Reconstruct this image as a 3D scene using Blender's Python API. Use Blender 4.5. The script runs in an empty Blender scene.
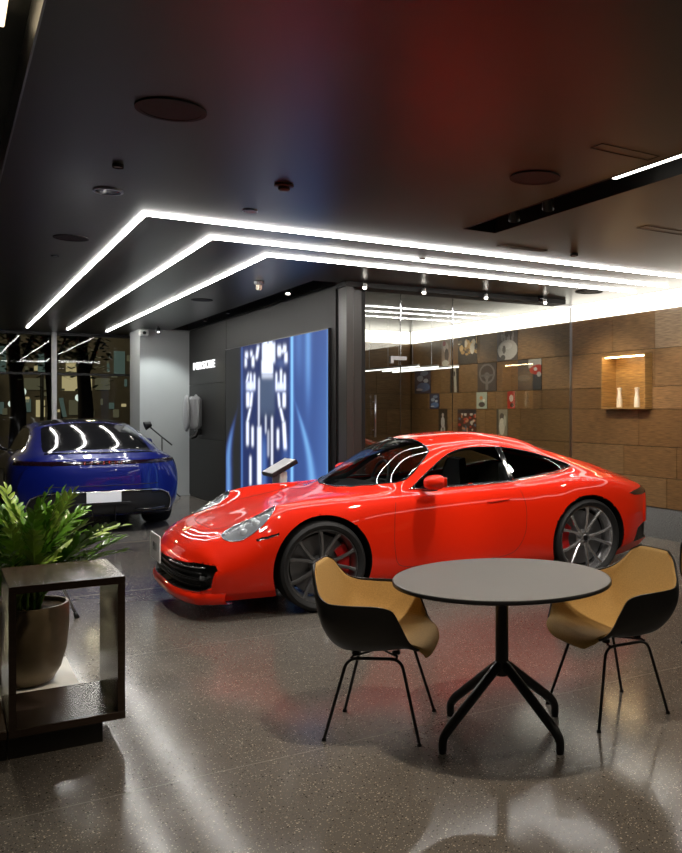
import bpy, math, random
import numpy as np
from mathutils import Vector, Matrix
from mathutils.bvhtree import BVHTree
random.seed(7)
rng = np.random.default_rng(5)
SC = bpy.context.scene
COL = SC.collection
PI = math.pi
CEIL = 2.88
# ------------------------------------------------------------------ camera
F = 853.0; CX = 500.0; CY = 409.0; CAMH = 1.51
TH = math.atan2(557.0, F); CT, ST = math.cos(TH), math.sin(TH)
cam_d = bpy.data.cameras.new('camera'); cam = bpy.data.objects.new('camera', cam_d); COL.objects.link(cam)
cam_d.sensor_fit = 'HORIZONTAL'; cam_d.sensor_width = 36.0; cam_d.lens = F/682*36
cam_d.shift_x = (341-CX)/682; cam_d.shift_y = -(426.5-CY)/682
cam_d.clip_start = 0.05; cam_d.clip_end = 200
cam.location = (0, 0, CAMH); cam.rotation_euler = (PI/2, 0, -TH)
SC.camera = cam
def wpos(lat, dep):                                   # camera frame -> world floor plan
    return (lat*CT + dep*ST, -lat*ST + dep*CT)
def on_z(px, py, z):
    dep = F*(CAMH - z)/(py - CY); lat = (px-CX)/F*dep
    return wpos(lat, dep)
def on_X(px, py, X):
    r = (px-CX)/F; dep = X/(r*CT + ST); return dep*(CT - r*ST), CAMH - (py-CY)/F*dep     # Y, z
def on_Y(px, py, Y):
    r = (px-CX)/F; dep = Y/(CT - r*ST); return dep*(r*CT + ST), CAMH - (py-CY)/F*dep     # X, z
# ------------------------------------------------------------------ materials
MATS = {}
def pm(name, col, rough=.5, metal=0, coat=0, spec=.5, coat_rough=.03, noise=None, emit=None, estr=0, trans=0, ior=1.45, bump=None):
    m = bpy.data.materials.new(name); m.use_nodes = True
    nt = m.node_tree; b = nt.nodes['Principled BSDF']
    b.inputs['Base Color'].default_value = (*col, 1); b.inputs['Roughness'].default_value = rough
    b.inputs['Metallic'].default_value = metal; b.inputs['Coat Weight'].default_value = coat
    b.inputs['Coat Roughness'].default_value = coat_rough
    b.inputs['Specular IOR Level'].default_value = spec
    b.inputs['Transmission Weight'].default_value = trans; b.inputs['IOR'].default_value = ior
    if emit: b.inputs['Emission Color'].default_value = (*emit, 1); b.inputs['Emission Strength'].default_value = estr
    if noise:                                         # (scale, contrast, stretch xyz)
        sc, ct, st = noise
        tc = nt.nodes.new('ShaderNodeTexCoord'); mp = nt.nodes.new('ShaderNodeMapping'); mp.inputs['Scale'].default_value = st
        n = nt.nodes.new('ShaderNodeTexNoise'); n.inputs['Scale'].default_value = sc; n.inputs['Detail'].default_value = 5
        mx = nt.nodes.new('ShaderNodeMix'); mx.data_type = 'RGBA'
        nt.links.new(tc.outputs['Object'], mp.inputs[0]); nt.links.new(mp.outputs[0], n.inputs['Vector'])
        mx.inputs[6].default_value = (*[c*(1-ct) for c in col], 1); mx.inputs[7].default_value = (*[min(1, c*(1+ct)) for c in col], 1)
        nt.links.new(n.outputs['Fac'], mx.inputs[0]); nt.links.new(mx.outputs[2], b.inputs['Base Color'])
        if bump:
            bp = nt.nodes.new('ShaderNodeBump'); bp.inputs['Strength'].default_value = bump; bp.inputs['Distance'].default_value = .002
            nt.links.new(n.outputs['Fac'], bp.inputs['Height']); nt.links.new(bp.outputs[0], b.inputs['Normal'])
    MATS[name] = m; return m
def em(name, col, s):
    m = bpy.data.materials.new(name); m.use_nodes = True; nt = m.node_tree; nt.nodes.clear()
    o = nt.nodes.new('ShaderNodeOutputMaterial'); e = nt.nodes.new('ShaderNodeEmission')
    e.inputs[0].default_value = (*col, 1); e.inputs[1].default_value = s; nt.links.new(e.outputs[0], o.inputs[0])
    MATS[name] = m; return m
def glassmat(name, tint, refl=1.0, rough=0.0, ior=1.5):
    m = bpy.data.materials.new(name); m.use_nodes = True; nt = m.node_tree; nt.nodes.clear()
    o = nt.nodes.new('ShaderNodeOutputMaterial'); t = nt.nodes.new('ShaderNodeBsdfTransparent'); g = nt.nodes.new('ShaderNodeBsdfGlossy')
    ge = nt.nodes.new('ShaderNodeNewGeometry'); dt = nt.nodes.new('ShaderNodeVectorMath'); dt.operation = 'DOT_PRODUCT'
    nt.links.new(ge.outputs['Normal'], dt.inputs[0]); nt.links.new(ge.outputs['Incoming'], dt.inputs[1])
    def mth(op, a, b=None):
        q = nt.nodes.new('ShaderNodeMath'); q.operation = op
        for i_, v_ in enumerate((a, b)):
            if v_ is None: continue
            if isinstance(v_, (int, float)): q.inputs[i_].default_value = v_
            else: nt.links.new(v_, q.inputs[i_])
        return q.outputs[0]
    f0 = ((ior-1)/(ior+1))**2*1.8                      # both faces of a thin pane
    sch = mth('ADD', mth('MULTIPLY', mth('POWER', mth('SUBTRACT', 1.0, mth('ABSOLUTE', dt.outputs['Value'])), 5.0), 1-f0), f0)
    mt = nt.nodes.new('ShaderNodeMath'); mt.operation = 'MULTIPLY'; mt.inputs[1].default_value = refl
    mx = nt.nodes.new('ShaderNodeMixShader'); t.inputs[0].default_value = (*tint, 1); g.inputs['Roughness'].default_value = rough
    mt.use_clamp = True; nt.links.new(sch, mt.inputs[0]); nt.links.new(mt.outputs[0], mx.inputs[0])
    nt.links.new(t.outputs[0], mx.inputs[1]); nt.links.new(g.outputs[0], mx.inputs[2]); nt.links.new(mx.outputs[0], o.inputs[0])
    MATS[name] = m; return m
def attrmat(name, rough=.5, emis=0, noise=None, spec=.5):
    m = bpy.data.materials.new(name); m.use_nodes = True; nt = m.node_tree; b = nt.nodes['Principled BSDF']
    a = nt.nodes.new('ShaderNodeAttribute'); a.attribute_name = 'tone'
    b.inputs['Roughness'].default_value = rough; b.inputs['Specular IOR Level'].default_value = spec
    src = a.outputs['Color']
    if emis:
        b.inputs['Base Color'].default_value = (.01, .01, .01, 1); nt.links.new(src, b.inputs['Emission Color']); b.inputs['Emission Strength'].default_value = emis
    else:
        if noise:
            sc, ct, st = noise
            tc = nt.nodes.new('ShaderNodeTexCoord'); mp = nt.nodes.new('ShaderNodeMapping'); mp.inputs['Scale'].default_value = st
            n = nt.nodes.new('ShaderNodeTexNoise'); n.inputs['Scale'].default_value = sc; n.inputs['Detail'].default_value = 6
            mr = nt.nodes.new('ShaderNodeMapRange'); mr.inputs[1].default_value = .3; mr.inputs[2].default_value = .7
            mr.inputs[3].default_value = 1-ct; mr.inputs[4].default_value = 1+ct
            vm = nt.nodes.new('ShaderNodeVectorMath'); vm.operation = 'SCALE'
            nt.links.new(tc.outputs['Object'], mp.inputs[0]); nt.links.new(mp.outputs[0], n.inputs['Vector']); nt.links.new(n.outputs['Fac'], mr.inputs[0])
            nt.links.new(src, vm.inputs[0]); nt.links.new(mr.outputs[0], vm.inputs['Scale']); src = vm.outputs[0]
        nt.links.new(src, b.inputs['Base Color'])
    MATS[name] = m; return m
pm('red_paint', (.86, .020, .002), .55, 0, .9, spec=.08, coat_rough=.025)
pm('blue_paint', (.0015, .0075, .135), .4, .2, 1.0, spec=.3, coat_rough=.02)
pm('black_gloss', (.008, .008, .009), .12, 0, .6)
pm('rear_black', (.006, .006, .007), .08, 0, 0, spec=.45)
pm('black_trim', (.012, .012, .012), .45)
pm('black_satin', (.015, .015, .016), .35)
pm('rubber', (.014, .014, .015), .62, noise=(40, .3, (1, 1, 1)))
pm('rim_dark', (.30, .30, .31), .28, .9)
pm('rim_silver', (.72, .72, .74), .22, .9)
pm('chrome', (.75, .75, .78), .12, 1)
pm('steel', (.5, .5, .52), .3, 1)
pm('disc', (.25, .25, .26), .35, 1)
pm('caliper', (.55, .01, .01), .3, 0, .5)
pm('joint_brass', (.22, .19, .15), .4, .3)
pm('leather', (.022, .021, .022), .5)
pm('tan_leather', (.45, .36, .25), .5)
pm('lamp_bowl', (.20, .205, .215), .35, .1)
pm('lamp_white', (.8, .82, .85), .15, .3)
pm('plate_white', (.86, .86, .86), .35)
pm('ink', (.03, .02, .02), .5)
pm('tail_red', (.010, .003, .006), .12, 0, .8)
glassmat('car_glass', (.60, .64, .63), .8)
glassmat('car_glass_dark', (.03, .035, .04), 1.6)
glassmat('lens_glass', (.9, .92, .94), .5)
glassmat('pane_glass', (.95, .97, .96), 1.1)
glassmat('street_glass', (.90, .93, .91), .17)
pm('fabric_ochre', (.52, .32, .105), .8, noise=(160, .28, (1, 1, 1)), bump=.5)
pm('shell_black', (.014, .013, .012), .42, noise=(60, .2, (1, 1, 1)))
pm('table_grey', (.075, .067, .058), .42, noise=(30, .06, (1, 1, 1)))
pm('stand_wood', (.045, .027, .017), .26, noise=(9, .45, (1, 9, 9)))
pm('plinth_dark', (.02, .018, .016), .4)
pm('pot_bronze', (.16, .12, .075), .33, .55, noise=(14, .3, (1, 1, 1)), bump=.3)
pm('soil', (.05, .03, .015), .9, noise=(60, .7, (1, 1, 1)), bump=1.0)
pm('leaf', (.07, .17, .016), .24, noise=(25, .5, (1, 1, 1)))
pm('leaf_light', (.20, .30, .045), .32, noise=(25, .4, (1, 1, 1)))
pm('stem', (.10, .17, .03), .45)
pm('white_paint', (.75, .75, .74), .5)
pm('grey_wall', (.36, .38, .38), .55, noise=(3, .05, (1, 1, 1)))
pm('dark_panel', (.017, .0165, .016), .5, spec=.3, noise=(4, .08, (1, 1, 1)))
pm('dark_column', (.045, .042, .038), .35)
pm('ceiling_dark', (.027, .024, .021), .32, .15, spec=.5, noise=(2, .1, (1, 1, 1)))
pm('slot_black', (.006, .006, .006), .6)
pm('speaker_mesh', (.012, .011, .010), .7)
pm('grey_plastic', (.30, .31, .32), .4)
pm('ivory', (.85, .78, .62), .3)
pm('brown_metal', (.06, .03, .02), .4, .5)
pm('asphalt', (.02, .02, .022), .7, noise=(5, .3, (1, 1, 1)))
pm('facade', (.10, .085, .065), .6, noise=(3, .4, (1, 1, 1)))
pm('bark', (.03, .022, .018), .9, noise=(8, .5, (1, 1, .3)))
pm('night_leaf', (.02, .04, .015), .8)
em('led', (1, .97, .92), 39.0)
em('led_soft', (1, .97, .9), 3.0)
em('cove_glow', (1, .93, .80), 4.2)
em('led_warm', (1, .80, .50), 2.4)
em('led_niche', (1, .72, .38), 30.0)
em('bulb', (1, .93, .82), 30.0)
em('sign_white', (1, 1, 1), 1.6)
em('win_warm', (1, .80, .42), .42)
em('led_mid', (1, .93, .82), 9.0)
em('win_dim', (.8, .72, .42), .09)
em('win_teal', (.42, .60, .52), .13)
em('win_white', (.9, 1, .9), .9)
attrmat('screen', .6, 1.15, spec=.1)
attrmat('print', .45)
attrmat('wood_panel', .42, noise=(6, .42, (1, 1.2, 22)))
# wood grain mostly horizontal on the panels: Object coords, x=depth, y=along, z=up
def terrazzo():
    m = bpy.data.materials.new('terrazzo'); m.use_nodes = True; nt = m.node_tree; b = nt.nodes['Principled BSDF']; N = nt.nodes; L = nt.links
    tc = N.new('ShaderNodeTexCoord')
    def chips(scale, thr, seed):
        mp = N.new('ShaderNodeMapping'); mp.inputs['Location'].default_value = (seed, seed*.7, 0); L.new(tc.outputs['Object'], mp.inputs[0])
        v = N.new('ShaderNodeTexVoronoi'); v.inputs['Scale'].default_value = scale; L.new(mp.outputs[0], v.inputs['Vector'])
        sx = N.new('ShaderNodeSeparateColor'); L.new(v.outputs['Color'], sx.inputs[0])
        r = N.new('ShaderNodeMath'); r.operation = 'MULTIPLY'; r.inputs[1].default_value = thr; L.new(sx.outputs[0], r.inputs[0])
        c = N.new('ShaderNodeMath'); c.operation = 'LESS_THAN'; L.new(v.outputs['Distance'], c.inputs[0]); L.new(r.outputs[0], c.inputs[1])
        return c.outputs[0], sx.outputs[1]
    n = N.new('ShaderNodeTexNoise'); n.inputs['Scale'].default_value = 1.3; n.inputs['Detail'].default_value = 6; L.new(tc.outputs['Object'], n.inputs['Vector'])
    base = N.new('ShaderNodeMix'); base.data_type = 'RGBA'; base.inputs[6].default_value = (.115, .102, .088, 1); base.inputs[7].default_value = (.175, .16, .142, 1); L.new(n.outputs['Fac'], base.inputs[0])
    cur = base.outputs[2]
    for sc, th, sd, col in ((70, .30, 3.1, (.035, .03, .027, 1)), (60, .24, 9.7, (.50, .43, .34, 1)), (100, .25, 5.2, (.60, .54, .45, 1)), (140, .32, 1.2, (.26, .20, .14, 1))):
        f, _ = chips(sc, th, sd)
        mx = N.new('ShaderNodeMix'); mx.data_type = 'RGBA'; L.new(f, mx.inputs[0]); L.new(cur, mx.inputs[6]); mx.inputs[7].default_value = col; cur = mx.outputs[2]
    L.new(cur, b.inputs['Base Color'])
    n2 = N.new('ShaderNodeTexNoise'); n2.inputs['Scale'].default_value = 2.6; n2.inputs['Detail'].default_value = 2.5; L.new(tc.outputs['Object'], n2.inputs['Vector'])
    mr = N.new('ShaderNodeMapRange'); mr.inputs[3].default_value = .08; mr.inputs[4].default_value = .20; L.new(n2.outputs['Fac'], mr.inputs[0]); L.new(mr.outputs[0], b.inputs['Roughness'])
    b.inputs['Specular IOR Level'].default_value = .22
    bp = N.new('ShaderNodeBump'); bp.inputs['Strength'].default_value = .25; bp.inputs['Distance'].default_value = .0016; L.new(n2.outputs['Fac'], bp.inputs['Height']); L.new(bp.outputs[0], b.inputs['Normal'])
    MATS['terrazzo'] = m
terrazzo()
def granite():
    m = pm('granite', (.16, .17, .175), .6); nt = m.node_tree; b = nt.nodes['Principled BSDF']
    tc = nt.nodes.new('ShaderNodeTexCoord'); n = nt.nodes.new('ShaderNodeTexNoise'); n.inputs['Scale'].default_value = 90; n.inputs['Detail'].default_value = 3
    cr = nt.nodes.new('ShaderNodeValToRGB'); cr.color_ramp.elements[0].position = .35; cr.color_ramp.elements[0].color = (.05, .055, .06, 1)
    cr.color_ramp.elements[1].position = .65; cr.color_ramp.elements[1].color = (.26, .275, .285, 1)
    nt.links.new(tc.outputs['Object'], n.inputs['Vector']); nt.links.new(n.outputs['Fac'], cr.inputs[0]); nt.links.new(cr.outputs[0], b.inputs['Base Color'])
granite()
# ------------------------------------------------------------------ object helpers
def thing(name, label, cat, loc=(0, 0, 0), rz=0, group=None):
    o = bpy.data.objects.new(name, None); COL.objects.link(o); o.empty_display_size = .1
    o.location = loc; o.rotation_euler = (0, 0, rz); o['label'] = label; o['category'] = cat
    if group: o['group'] = group
    return o
def tag(o, label, cat, group=None):
    o['label'] = label; o['category'] = cat
    if group: o['group'] = group
    return o
def mk(name, verts, faces, mat, parent=None, smooth=False, label=None, kind=None, tone=None):
    me = bpy.data.meshes.new(name)
    me.from_pydata([tuple(map(float, v)) for v in verts], [], [tuple(int(i) for i in f) for f in faces])
    if smooth is True: me.shade_smooth()
    elif smooth:                                        # angle in degrees
        me.shade_smooth(); me.set_sharp_from_angle(angle=math.radians(smooth))
    if tone is not None:
        at = me.attributes.new('tone', 'FLOAT_COLOR', 'POINT')
        at.data.foreach_set('color', np.asarray(tone, dtype=np.float32).ravel())
    me.materials.append(MATS[mat]); me.update()
    o = bpy.data.objects.new(name, me); COL.objects.link(o)
    if parent: o.parent = parent
    if label: o['label'] = label
    if kind: o['kind'] = kind
    return o
class MB:
    def __init__(s): s.v = []; s.f = []; s.t = []
    def add(s, V, Fc, tone=None):
        n = len(s.v); s.v += [tuple(p) for p in V]; s.f += [tuple(i+n for i in f) for f in Fc]
        s.t += [tone if tone else (1, 1, 1, 1)]*len(V); return s
    def box(s, a, b, tone=None, ch=0):
        x0, y0, z0 = [min(a[i], b[i]) for i in range(3)]; x1, y1, z1 = [max(a[i], b[i]) for i in range(3)]
        if ch:                                          # chamfered box: 24 verts
            c = min(ch, (x1-x0)/2.01, (y1-y0)/2.01, (z1-z0)/2.01)
            lo = (x0, y0, z0); hi = (x1, y1, z1); V = []; idx = {}
            for sx in (0, 1):
                for sy in (0, 1):
                    for sz in (0, 1):
                        sg = (sx, sy, sz)
                        for ax in range(3):
                            p = [(hi[i] if sg[i] else lo[i]) if i == ax else ((hi[i]-c) if sg[i] else (lo[i]+c)) for i in range(3)]
                            idx[(sx, sy, sz, ax)] = len(V); V.append(p)
            Fc = []
            for ax in range(3):
                o1, o2 = [i for i in range(3) if i != ax]
                for sgn in (0, 1):
                    q = []
                    for (a1, a2) in ((0, 0), (1, 0), (1, 1), (0, 1)):
                        k = [0, 0, 0]; k[ax] = sgn; k[o1] = a1; k[o2] = a2; q.append(idx[(*k, ax)])
                    if (sgn == 0) == (ax != 1): q = q[::-1]
                    Fc.append(q)
            for ax in range(3):
                o1, o2 = [i for i in range(3) if i != ax]
                for a1 in (0, 1):
                    for a2 in (0, 1):
                        k0 = [0, 0, 0]; k0[o1] = a1; k0[o2] = a2; k1 = list(k0); k1[ax] = 1
                        Fc.append([idx[(*k0, o1)], idx[(*k1, o1)], idx[(*k1, o2)], idx[(*k0, o2)]])
            for sx in (0, 1):
                for sy in (0, 1):
                    for sz in (0, 1): Fc.append([idx[(sx, sy, sz, ax)] for ax in range(3)])
            return s.add(V, Fc, tone)
        V = [(x0, y0, z0), (x1, y0, z0), (x1, y1, z0), (x0, y1, z0), (x0, y0, z1), (x1, y0, z1), (x1, y1, z1), (x0, y1, z1)]
        return s.add(V, [(0, 3, 2, 1), (4, 5, 6, 7), (0, 1, 5, 4), (1, 2, 6, 5), (2, 3, 7, 6), (3, 0, 4, 7)], tone)
    def tube(s, pts, r, n=10, caps=True, closed=False):
        pts = [Vector(p) for p in pts]; m = len(pts); R = r if isinstance(r, (list, tuple)) else [r]*m
        V = []; up = None
        for i, p in enumerate(pts):
            if closed: t = pts[(i+1) % m] - pts[i-1]
            else: t = pts[min(i+1, m-1)] - pts[max(i-1, 0)]
            t.normalize()
            if up is None: up = Vector((0, 0, 1)) if abs(t.z) < .9 else Vector((1, 0, 0))
            a = t.cross(up); 
            if a.length < 1e-6: a = t.orthogonal()
            a.normalize(); b = a.cross(t).normalized(); up = b
            for k in range(n):
                th = 2*PI*k/n; V.append(p + R[i]*(math.cos(th)*a + math.sin(th)*b))
        Fc = []
        for i in range(m if closed else m-1):
            j = (i+1) % m
            for k in range(n):
                k2 = (k+1) % n; Fc.append((i*n+k, i*n+k2, j*n+k2, j*n+k))
        if caps and not closed: Fc.append(tuple(range(n))[::-1]); Fc.append(tuple(range((m-1)*n, m*n)))
        return s.add(V, Fc)
    def lathe(s, prof, n=32, org=(0, 0, 0), axis='z', cap0=True, cap1=True, ph=0):
        V = []
        for (r, h) in prof:
            for k in range(n):
                t = 2*PI*k/n + ph; c, q = r*math.cos(t), r*math.sin(t)
                if axis == 'z': p = (c, q, h)
                elif axis == 'y': p = (c, h, q)
                else: p = (h, c, q)
                V.append((p[0]+org[0], p[1]+org[1], p[2]+org[2]))
        Fc = []
        for i in range(len(prof)-1):
            for k in range(n):
                k2 = (k+1) % n; q = (i*n+k, i*n+k2, (i+1)*n+k2, (i+1)*n+k)
                Fc.append(q if axis != 'y' else q[::-1])
        if cap0 and prof[0][0] > 1e-5: Fc.append(tuple(range(n))[::-1])
        if cap1 and prof[-1][0] > 1e-5: Fc.append(tuple(range((len(prof)-1)*n, len(prof)*n)))
        return s.add(V, Fc)
    def xf(s, M):
        s.v = [tuple(M @ Vector(p)) for p in s.v]; return s
    def build(s, name, mat, parent=None, smooth=False, label=None, kind=None, tone=False):
        return mk(name, s.v, s.f, mat, parent, smooth, label, kind, s.t if tone else None)
def copy_tree(o, parent=None):
    c = o.copy(); COL.objects.link(c)
    if parent: c.parent = parent
    for ch in list(o.children): copy_tree(ch, c)
    return c
def fillet(pts, r, n=6):
    pts = [Vector(p) for p in pts]; out = [pts[0]]
    for i in range(1, len(pts)-1):
        a, b, c = pts[i-1], pts[i], pts[i+1]
        d1 = (a-b); d2 = (c-b); rr = min(r, d1.length*.49, d2.length*.49)
        p = b + d1.normalized()*rr; q = b + d2.normalized()*rr
        for k in range(n+1):
            t = k/n; out.append((1-t)**2*p + 2*t*(1-t)*b + t*t*q)
    out.append(pts[-1]); return out
def text_mesh(body, size, extrude=.004, bold=0, name='letter'):
    cu = bpy.data.curves.new(name, 'FONT'); cu.body = body; cu.size = size; cu.extrude = extrude; cu.offset = bold
    cu.align_x = 'CENTER'; cu.align_y = 'CENTER'
    ob = bpy.data.objects.new(name, cu); COL.objects.link(ob)
    bpy.context.view_layer.update()
    me = bpy.data.meshes.new_from_object(ob.evaluated_get(bpy.context.evaluated_depsgraph_get()))
    bpy.data.objects.remove(ob); return me
def spot(loc, tgt, w, ang=60, blend=.5, col=(1, .93, .82), r=.04, name='spot_light'):
    d = bpy.data.lights.new(name, 'SPOT'); d.energy = w; d.spot_size = math.radians(ang); d.spot_blend = blend; d.color = col; d.shadow_soft_size = r
    o = bpy.data.objects.new(name, d); COL.objects.link(o); o.location = loc
    o.rotation_euler = (Vector(tgt)-Vector(loc)).to_track_quat('-Z', 'Y').to_euler(); return o
# ------------------------------------------------------------------ cars
def pchip(xk, yk, x):
    xk = np.asarray(xk, float); yk = np.asarray(yk, float); x = np.asarray(x, float)
    h = np.diff(xk); d = np.diff(yk)/h; m = np.zeros_like(yk)
    for i in range(1, len(xk)-1):
        if d[i-1]*d[i] > 0:
            w1 = 2*h[i]+h[i-1]; w2 = h[i]+2*h[i-1]; m[i] = (w1+w2)/(w1/d[i-1]+w2/d[i])
    m[0] = d[0]; m[-1] = d[-1]
    i = np.clip(np.searchsorted(xk, x)-1, 0, len(h)-1); t = (x-xk[i])/h[i]
    return ((2*t**3-3*t**2+1)*yk[i] + (t**3-2*t**2+t)*h[i]*m[i] + (-2*t**3+3*t**2)*yk[i+1] + (t**3-t**2)*h[i]*m[i+1])
def smooth_poly(pts, n=10):                       # closed catmull-rom
    P = np.array(pts, float); m = len(P); out = []
    for i in range(m):
        p0, p1, p2, p3 = P[i-1], P[i], P[(i+1) % m], P[(i+2) % m]
        for k in range(n):
            t = k/n; out.append(.5*((2*p1)+(-p0+p2)*t+(2*p0-5*p1+4*p2-p3)*t*t+(-p0+3*p1-3*p2+p3)*t**3))
    return np.array(out)
def dense(pts, step=.01):
    P = np.array(pts, float); out = []
    for i in range(len(P)):
        a, b = P[i], P[(i+1) % len(P)]; k = max(1, int(np.linalg.norm(b-a)/step))
        for j in range(k): out.append(a+(b-a)*j/k)
    return np.array(out)
def inpoly(px, py, poly):
    inside = np.zeros(px.shape, bool); n = len(poly)
    for i in range(n):
        x0, y0 = poly[i]; x1, y1 = poly[(i+1) % n]
        if y0 == y1: continue
        c = ((y0 > py) != (y1 > py)) & (px < (x1-x0)*(py-y0)/(y1-y0)+x0); inside ^= c
    return inside
def nearest(px, py, poly):
    best = np.full(px.shape, 1e9); bx = np.zeros_like(px); by = np.zeros_like(py)
    for i in range(len(poly)):
        a = poly[i]; b = poly[(i+1) % len(poly)]; d = b-a; L = d@d
        if L < 1e-12: continue
        t = np.clip(((px-a[0])*d[0]+(py-a[1])*d[1])/L, 0, 1); qx = a[0]+t*d[0]; qy = a[1]+t*d[1]
        dd = (px-qx)**2+(py-qy)**2; m = dd < best; best[m] = dd[m]; bx[m] = qx[m]; by[m] = qy[m]
    return np.sqrt(best), bx, by
class CarBody:
    def __init__(s, L, keys, lines, nose, tail, step=.015, crease=None):
        # lines: list of (ys, zs) over keys; nose/tail: (bend, x0, power, bulge, zc)
        s.L = L; xs = [0.0]; 
        while xs[-1] < L:
            x = xs[-1]; e = min(x, L-x); xs.append(x + step*(.45 if e < .12 else 1))
        xs[-1] = L; xs = np.array(xs); s.n0 = len(xs)
        C = np.zeros((len(xs), len(lines), 2))
        for i, (ys, zs) in enumerate(lines):
            C[:, i, 0] = pchip(keys, ys, xs); C[:, i, 1] = pchip(keys, zs, xs)
        cols = []; nl = len(lines); s.seg = []
        ext = np.concatenate([C[:, 1:2]*[[[-1, 1]]], C, C[:, -2:-1]*[[[-1, 1]]]], axis=1)
        for i in range(nl-1):
            ln = np.median(np.linalg.norm(C[:, i+1]-C[:, i], axis=1)); k = max(3, int(ln/step)); s.seg.append(sum(s.seg[-1:])+k if s.seg else k)
            p0, p1, p2, p3 = ext[:, i], ext[:, i+1], ext[:, i+2], ext[:, i+3]
            d01 = np.sqrt(np.linalg.norm(p1-p0, axis=1)+1e-9)[:, None]; d12 = np.sqrt(np.linalg.norm(p2-p1, axis=1)+1e-9)[:, None]; d23 = np.sqrt(np.linalg.norm(p3-p2, axis=1)+1e-9)[:, None]
            m1 = (p2-p1)+d12*((p1-p0)/d01-(p2-p0)/(d01+d12)); m2 = (p2-p1)+d12*((p3-p2)/d23-(p3-p1)/(d12+d23))
            if i in (0, 1): m1 = m2 = p2-p1
            for q in range(k):
                t = q/k; cols.append((2*t**3-3*t**2+1)*p1+(t**3-2*t**2+t)*m1+(-2*t**3+3*t**2)*p2+(t**3-t**2)*m2)
        cols.append(C[:, -1])
        S = np.stack(cols, 1)                     # (nu, nv, 2)
        S[..., 0] = np.maximum(S[..., 0], 0); S[:, 0, 0] = 0; S[:, -1, 0] = 0
        P = np.zeros((*S.shape[:2], 3)); P[..., 0] = xs[:, None]; P[..., 1:] = S
        def cap(row, bulge, zc, sgn, K=16):
            out = []
            for k in range(1, K+1):
                a = PI/2*k/K; r = row.copy(); r[:, 2] = zc+(row[:, 2]-zc)*math.cos(a)**.8; r[:, 0] = row[:, 0]+sgn*bulge*math.sin(a)
                out.append(r)
            return out
        fr = cap(P[0], nose[3], nose[4], -1)[::-1]; tl = cap(P[-1], tail[3], tail[4], 1)
        P = np.concatenate([np.array(fr), P, np.array(tl)], 0)
        x = P[..., 0].copy(); y = np.abs(P[..., 1])
        w = np.clip(1-np.maximum(x, 0)/nose[1], 0, 1)**2; P[..., 0] += nose[0]*(y/.9)**nose[2]*w+(nose[5] if len(nose) > 5 else 0)*w
        w = np.clip(1-np.maximum(L-x, 0)/tail[1], 0, 1)**2; P[..., 0] -= tail[0]*(y/.9)**tail[2]*w
        s.P = P; s.N = s.normals(); s.lab = np.zeros((P.shape[0]-1, P.shape[1]-1), int); s.sn = np.zeros(P.shape[:2], bool)
        s.bvh = None
    def normals(s):
        P = s.P; du = np.gradient(P, axis=0); dv = np.gradient(P, axis=1); n = np.cross(dv, du)
        l = np.linalg.norm(n, axis=2, keepdims=True); n = n/np.maximum(l, 1e-9)
        bad = l[..., 0] < 1e-10; n[bad] = (0, 0, 1); return n
    def region(s, label, ax, poly, elig, thr=.0095, over=False):
        # ax: (0,2) side, (0,1) plan, (1,2) front; elig(P,N)->bool
        poly = np.array(poly, float); P = s.P; N = s.N
        a, b = ax; c = 3-a-b; el = elig(P, N)
        lo = poly.min(0)-.05; hi = poly.max(0)+.05
        m = el & (P[..., a] > lo[0]) & (P[..., a] < hi[0]) & (P[..., b] > lo[1]) & (P[..., b] < hi[1])
        ii = np.nonzero(m & ~s.sn)
        if len(ii[0]):
            px, py = P[ii][:, a], P[ii][:, b]; d, qx, qy = nearest(px.copy(), py.copy(), poly)
            k = d < thr; sel = (ii[0][k], ii[1][k]); da = qx[k]-px[k]; db = qy[k]-py[k]
            n = N[sel]; nc = n[:, c]; nc = np.where(np.abs(nc) < .25, np.sign(nc+1e-9)*.25, nc)
            dc = -(n[:, a]*da+n[:, b]*db)/nc
            if True:
                p = P[sel]; ye = p[:, 1] < 1e-6
                p[:, a] += da; p[:, b] += db; p[:, c] += np.clip(dc, -.02, .02); p[ye, 1] = 0; P[sel] = p; s.sn[sel] = True
        Cc = (P[:-1, :-1]+P[1:, :-1]+P[1:, 1:]+P[:-1, 1:])/4
        e4 = el[:-1, :-1] & el[1:, 1:]
        ins = inpoly(Cc[..., a], Cc[..., b], poly) & e4
        if not over: ins &= (s.lab == 0)
        s.lab[ins] = label
    def full(s):
        P = s.P; nu, nv = P.shape[:2]
        Mi = P[:, -2:0:-1].copy(); Mi[..., 1] *= -1
        s.FP = np.concatenate([P, Mi], 1); NM = s.N[:, -2:0:-1].copy(); NM[..., 1] *= -1
        s.FN = np.concatenate([s.N, NM], 1); W = s.FP.shape[1]
        s.flab = np.concatenate([s.lab, s.lab[:, ::-1]], 1); s.W = W
        return s
    def faces(s, labels, side=0):
        W = s.W; out = []
        I, J = np.nonzero(np.isin(s.flab, labels))
        for i, j in zip(I, J):
            j2 = (j+1) % W
            if side > 0 and j >= s.P.shape[1]-1: continue
            if side < 0 and j < s.P.shape[1]-1: continue
            out.append((i*W+j, (i+1)*W+j, (i+1)*W+j2, i*W+j2))
        return out
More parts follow.
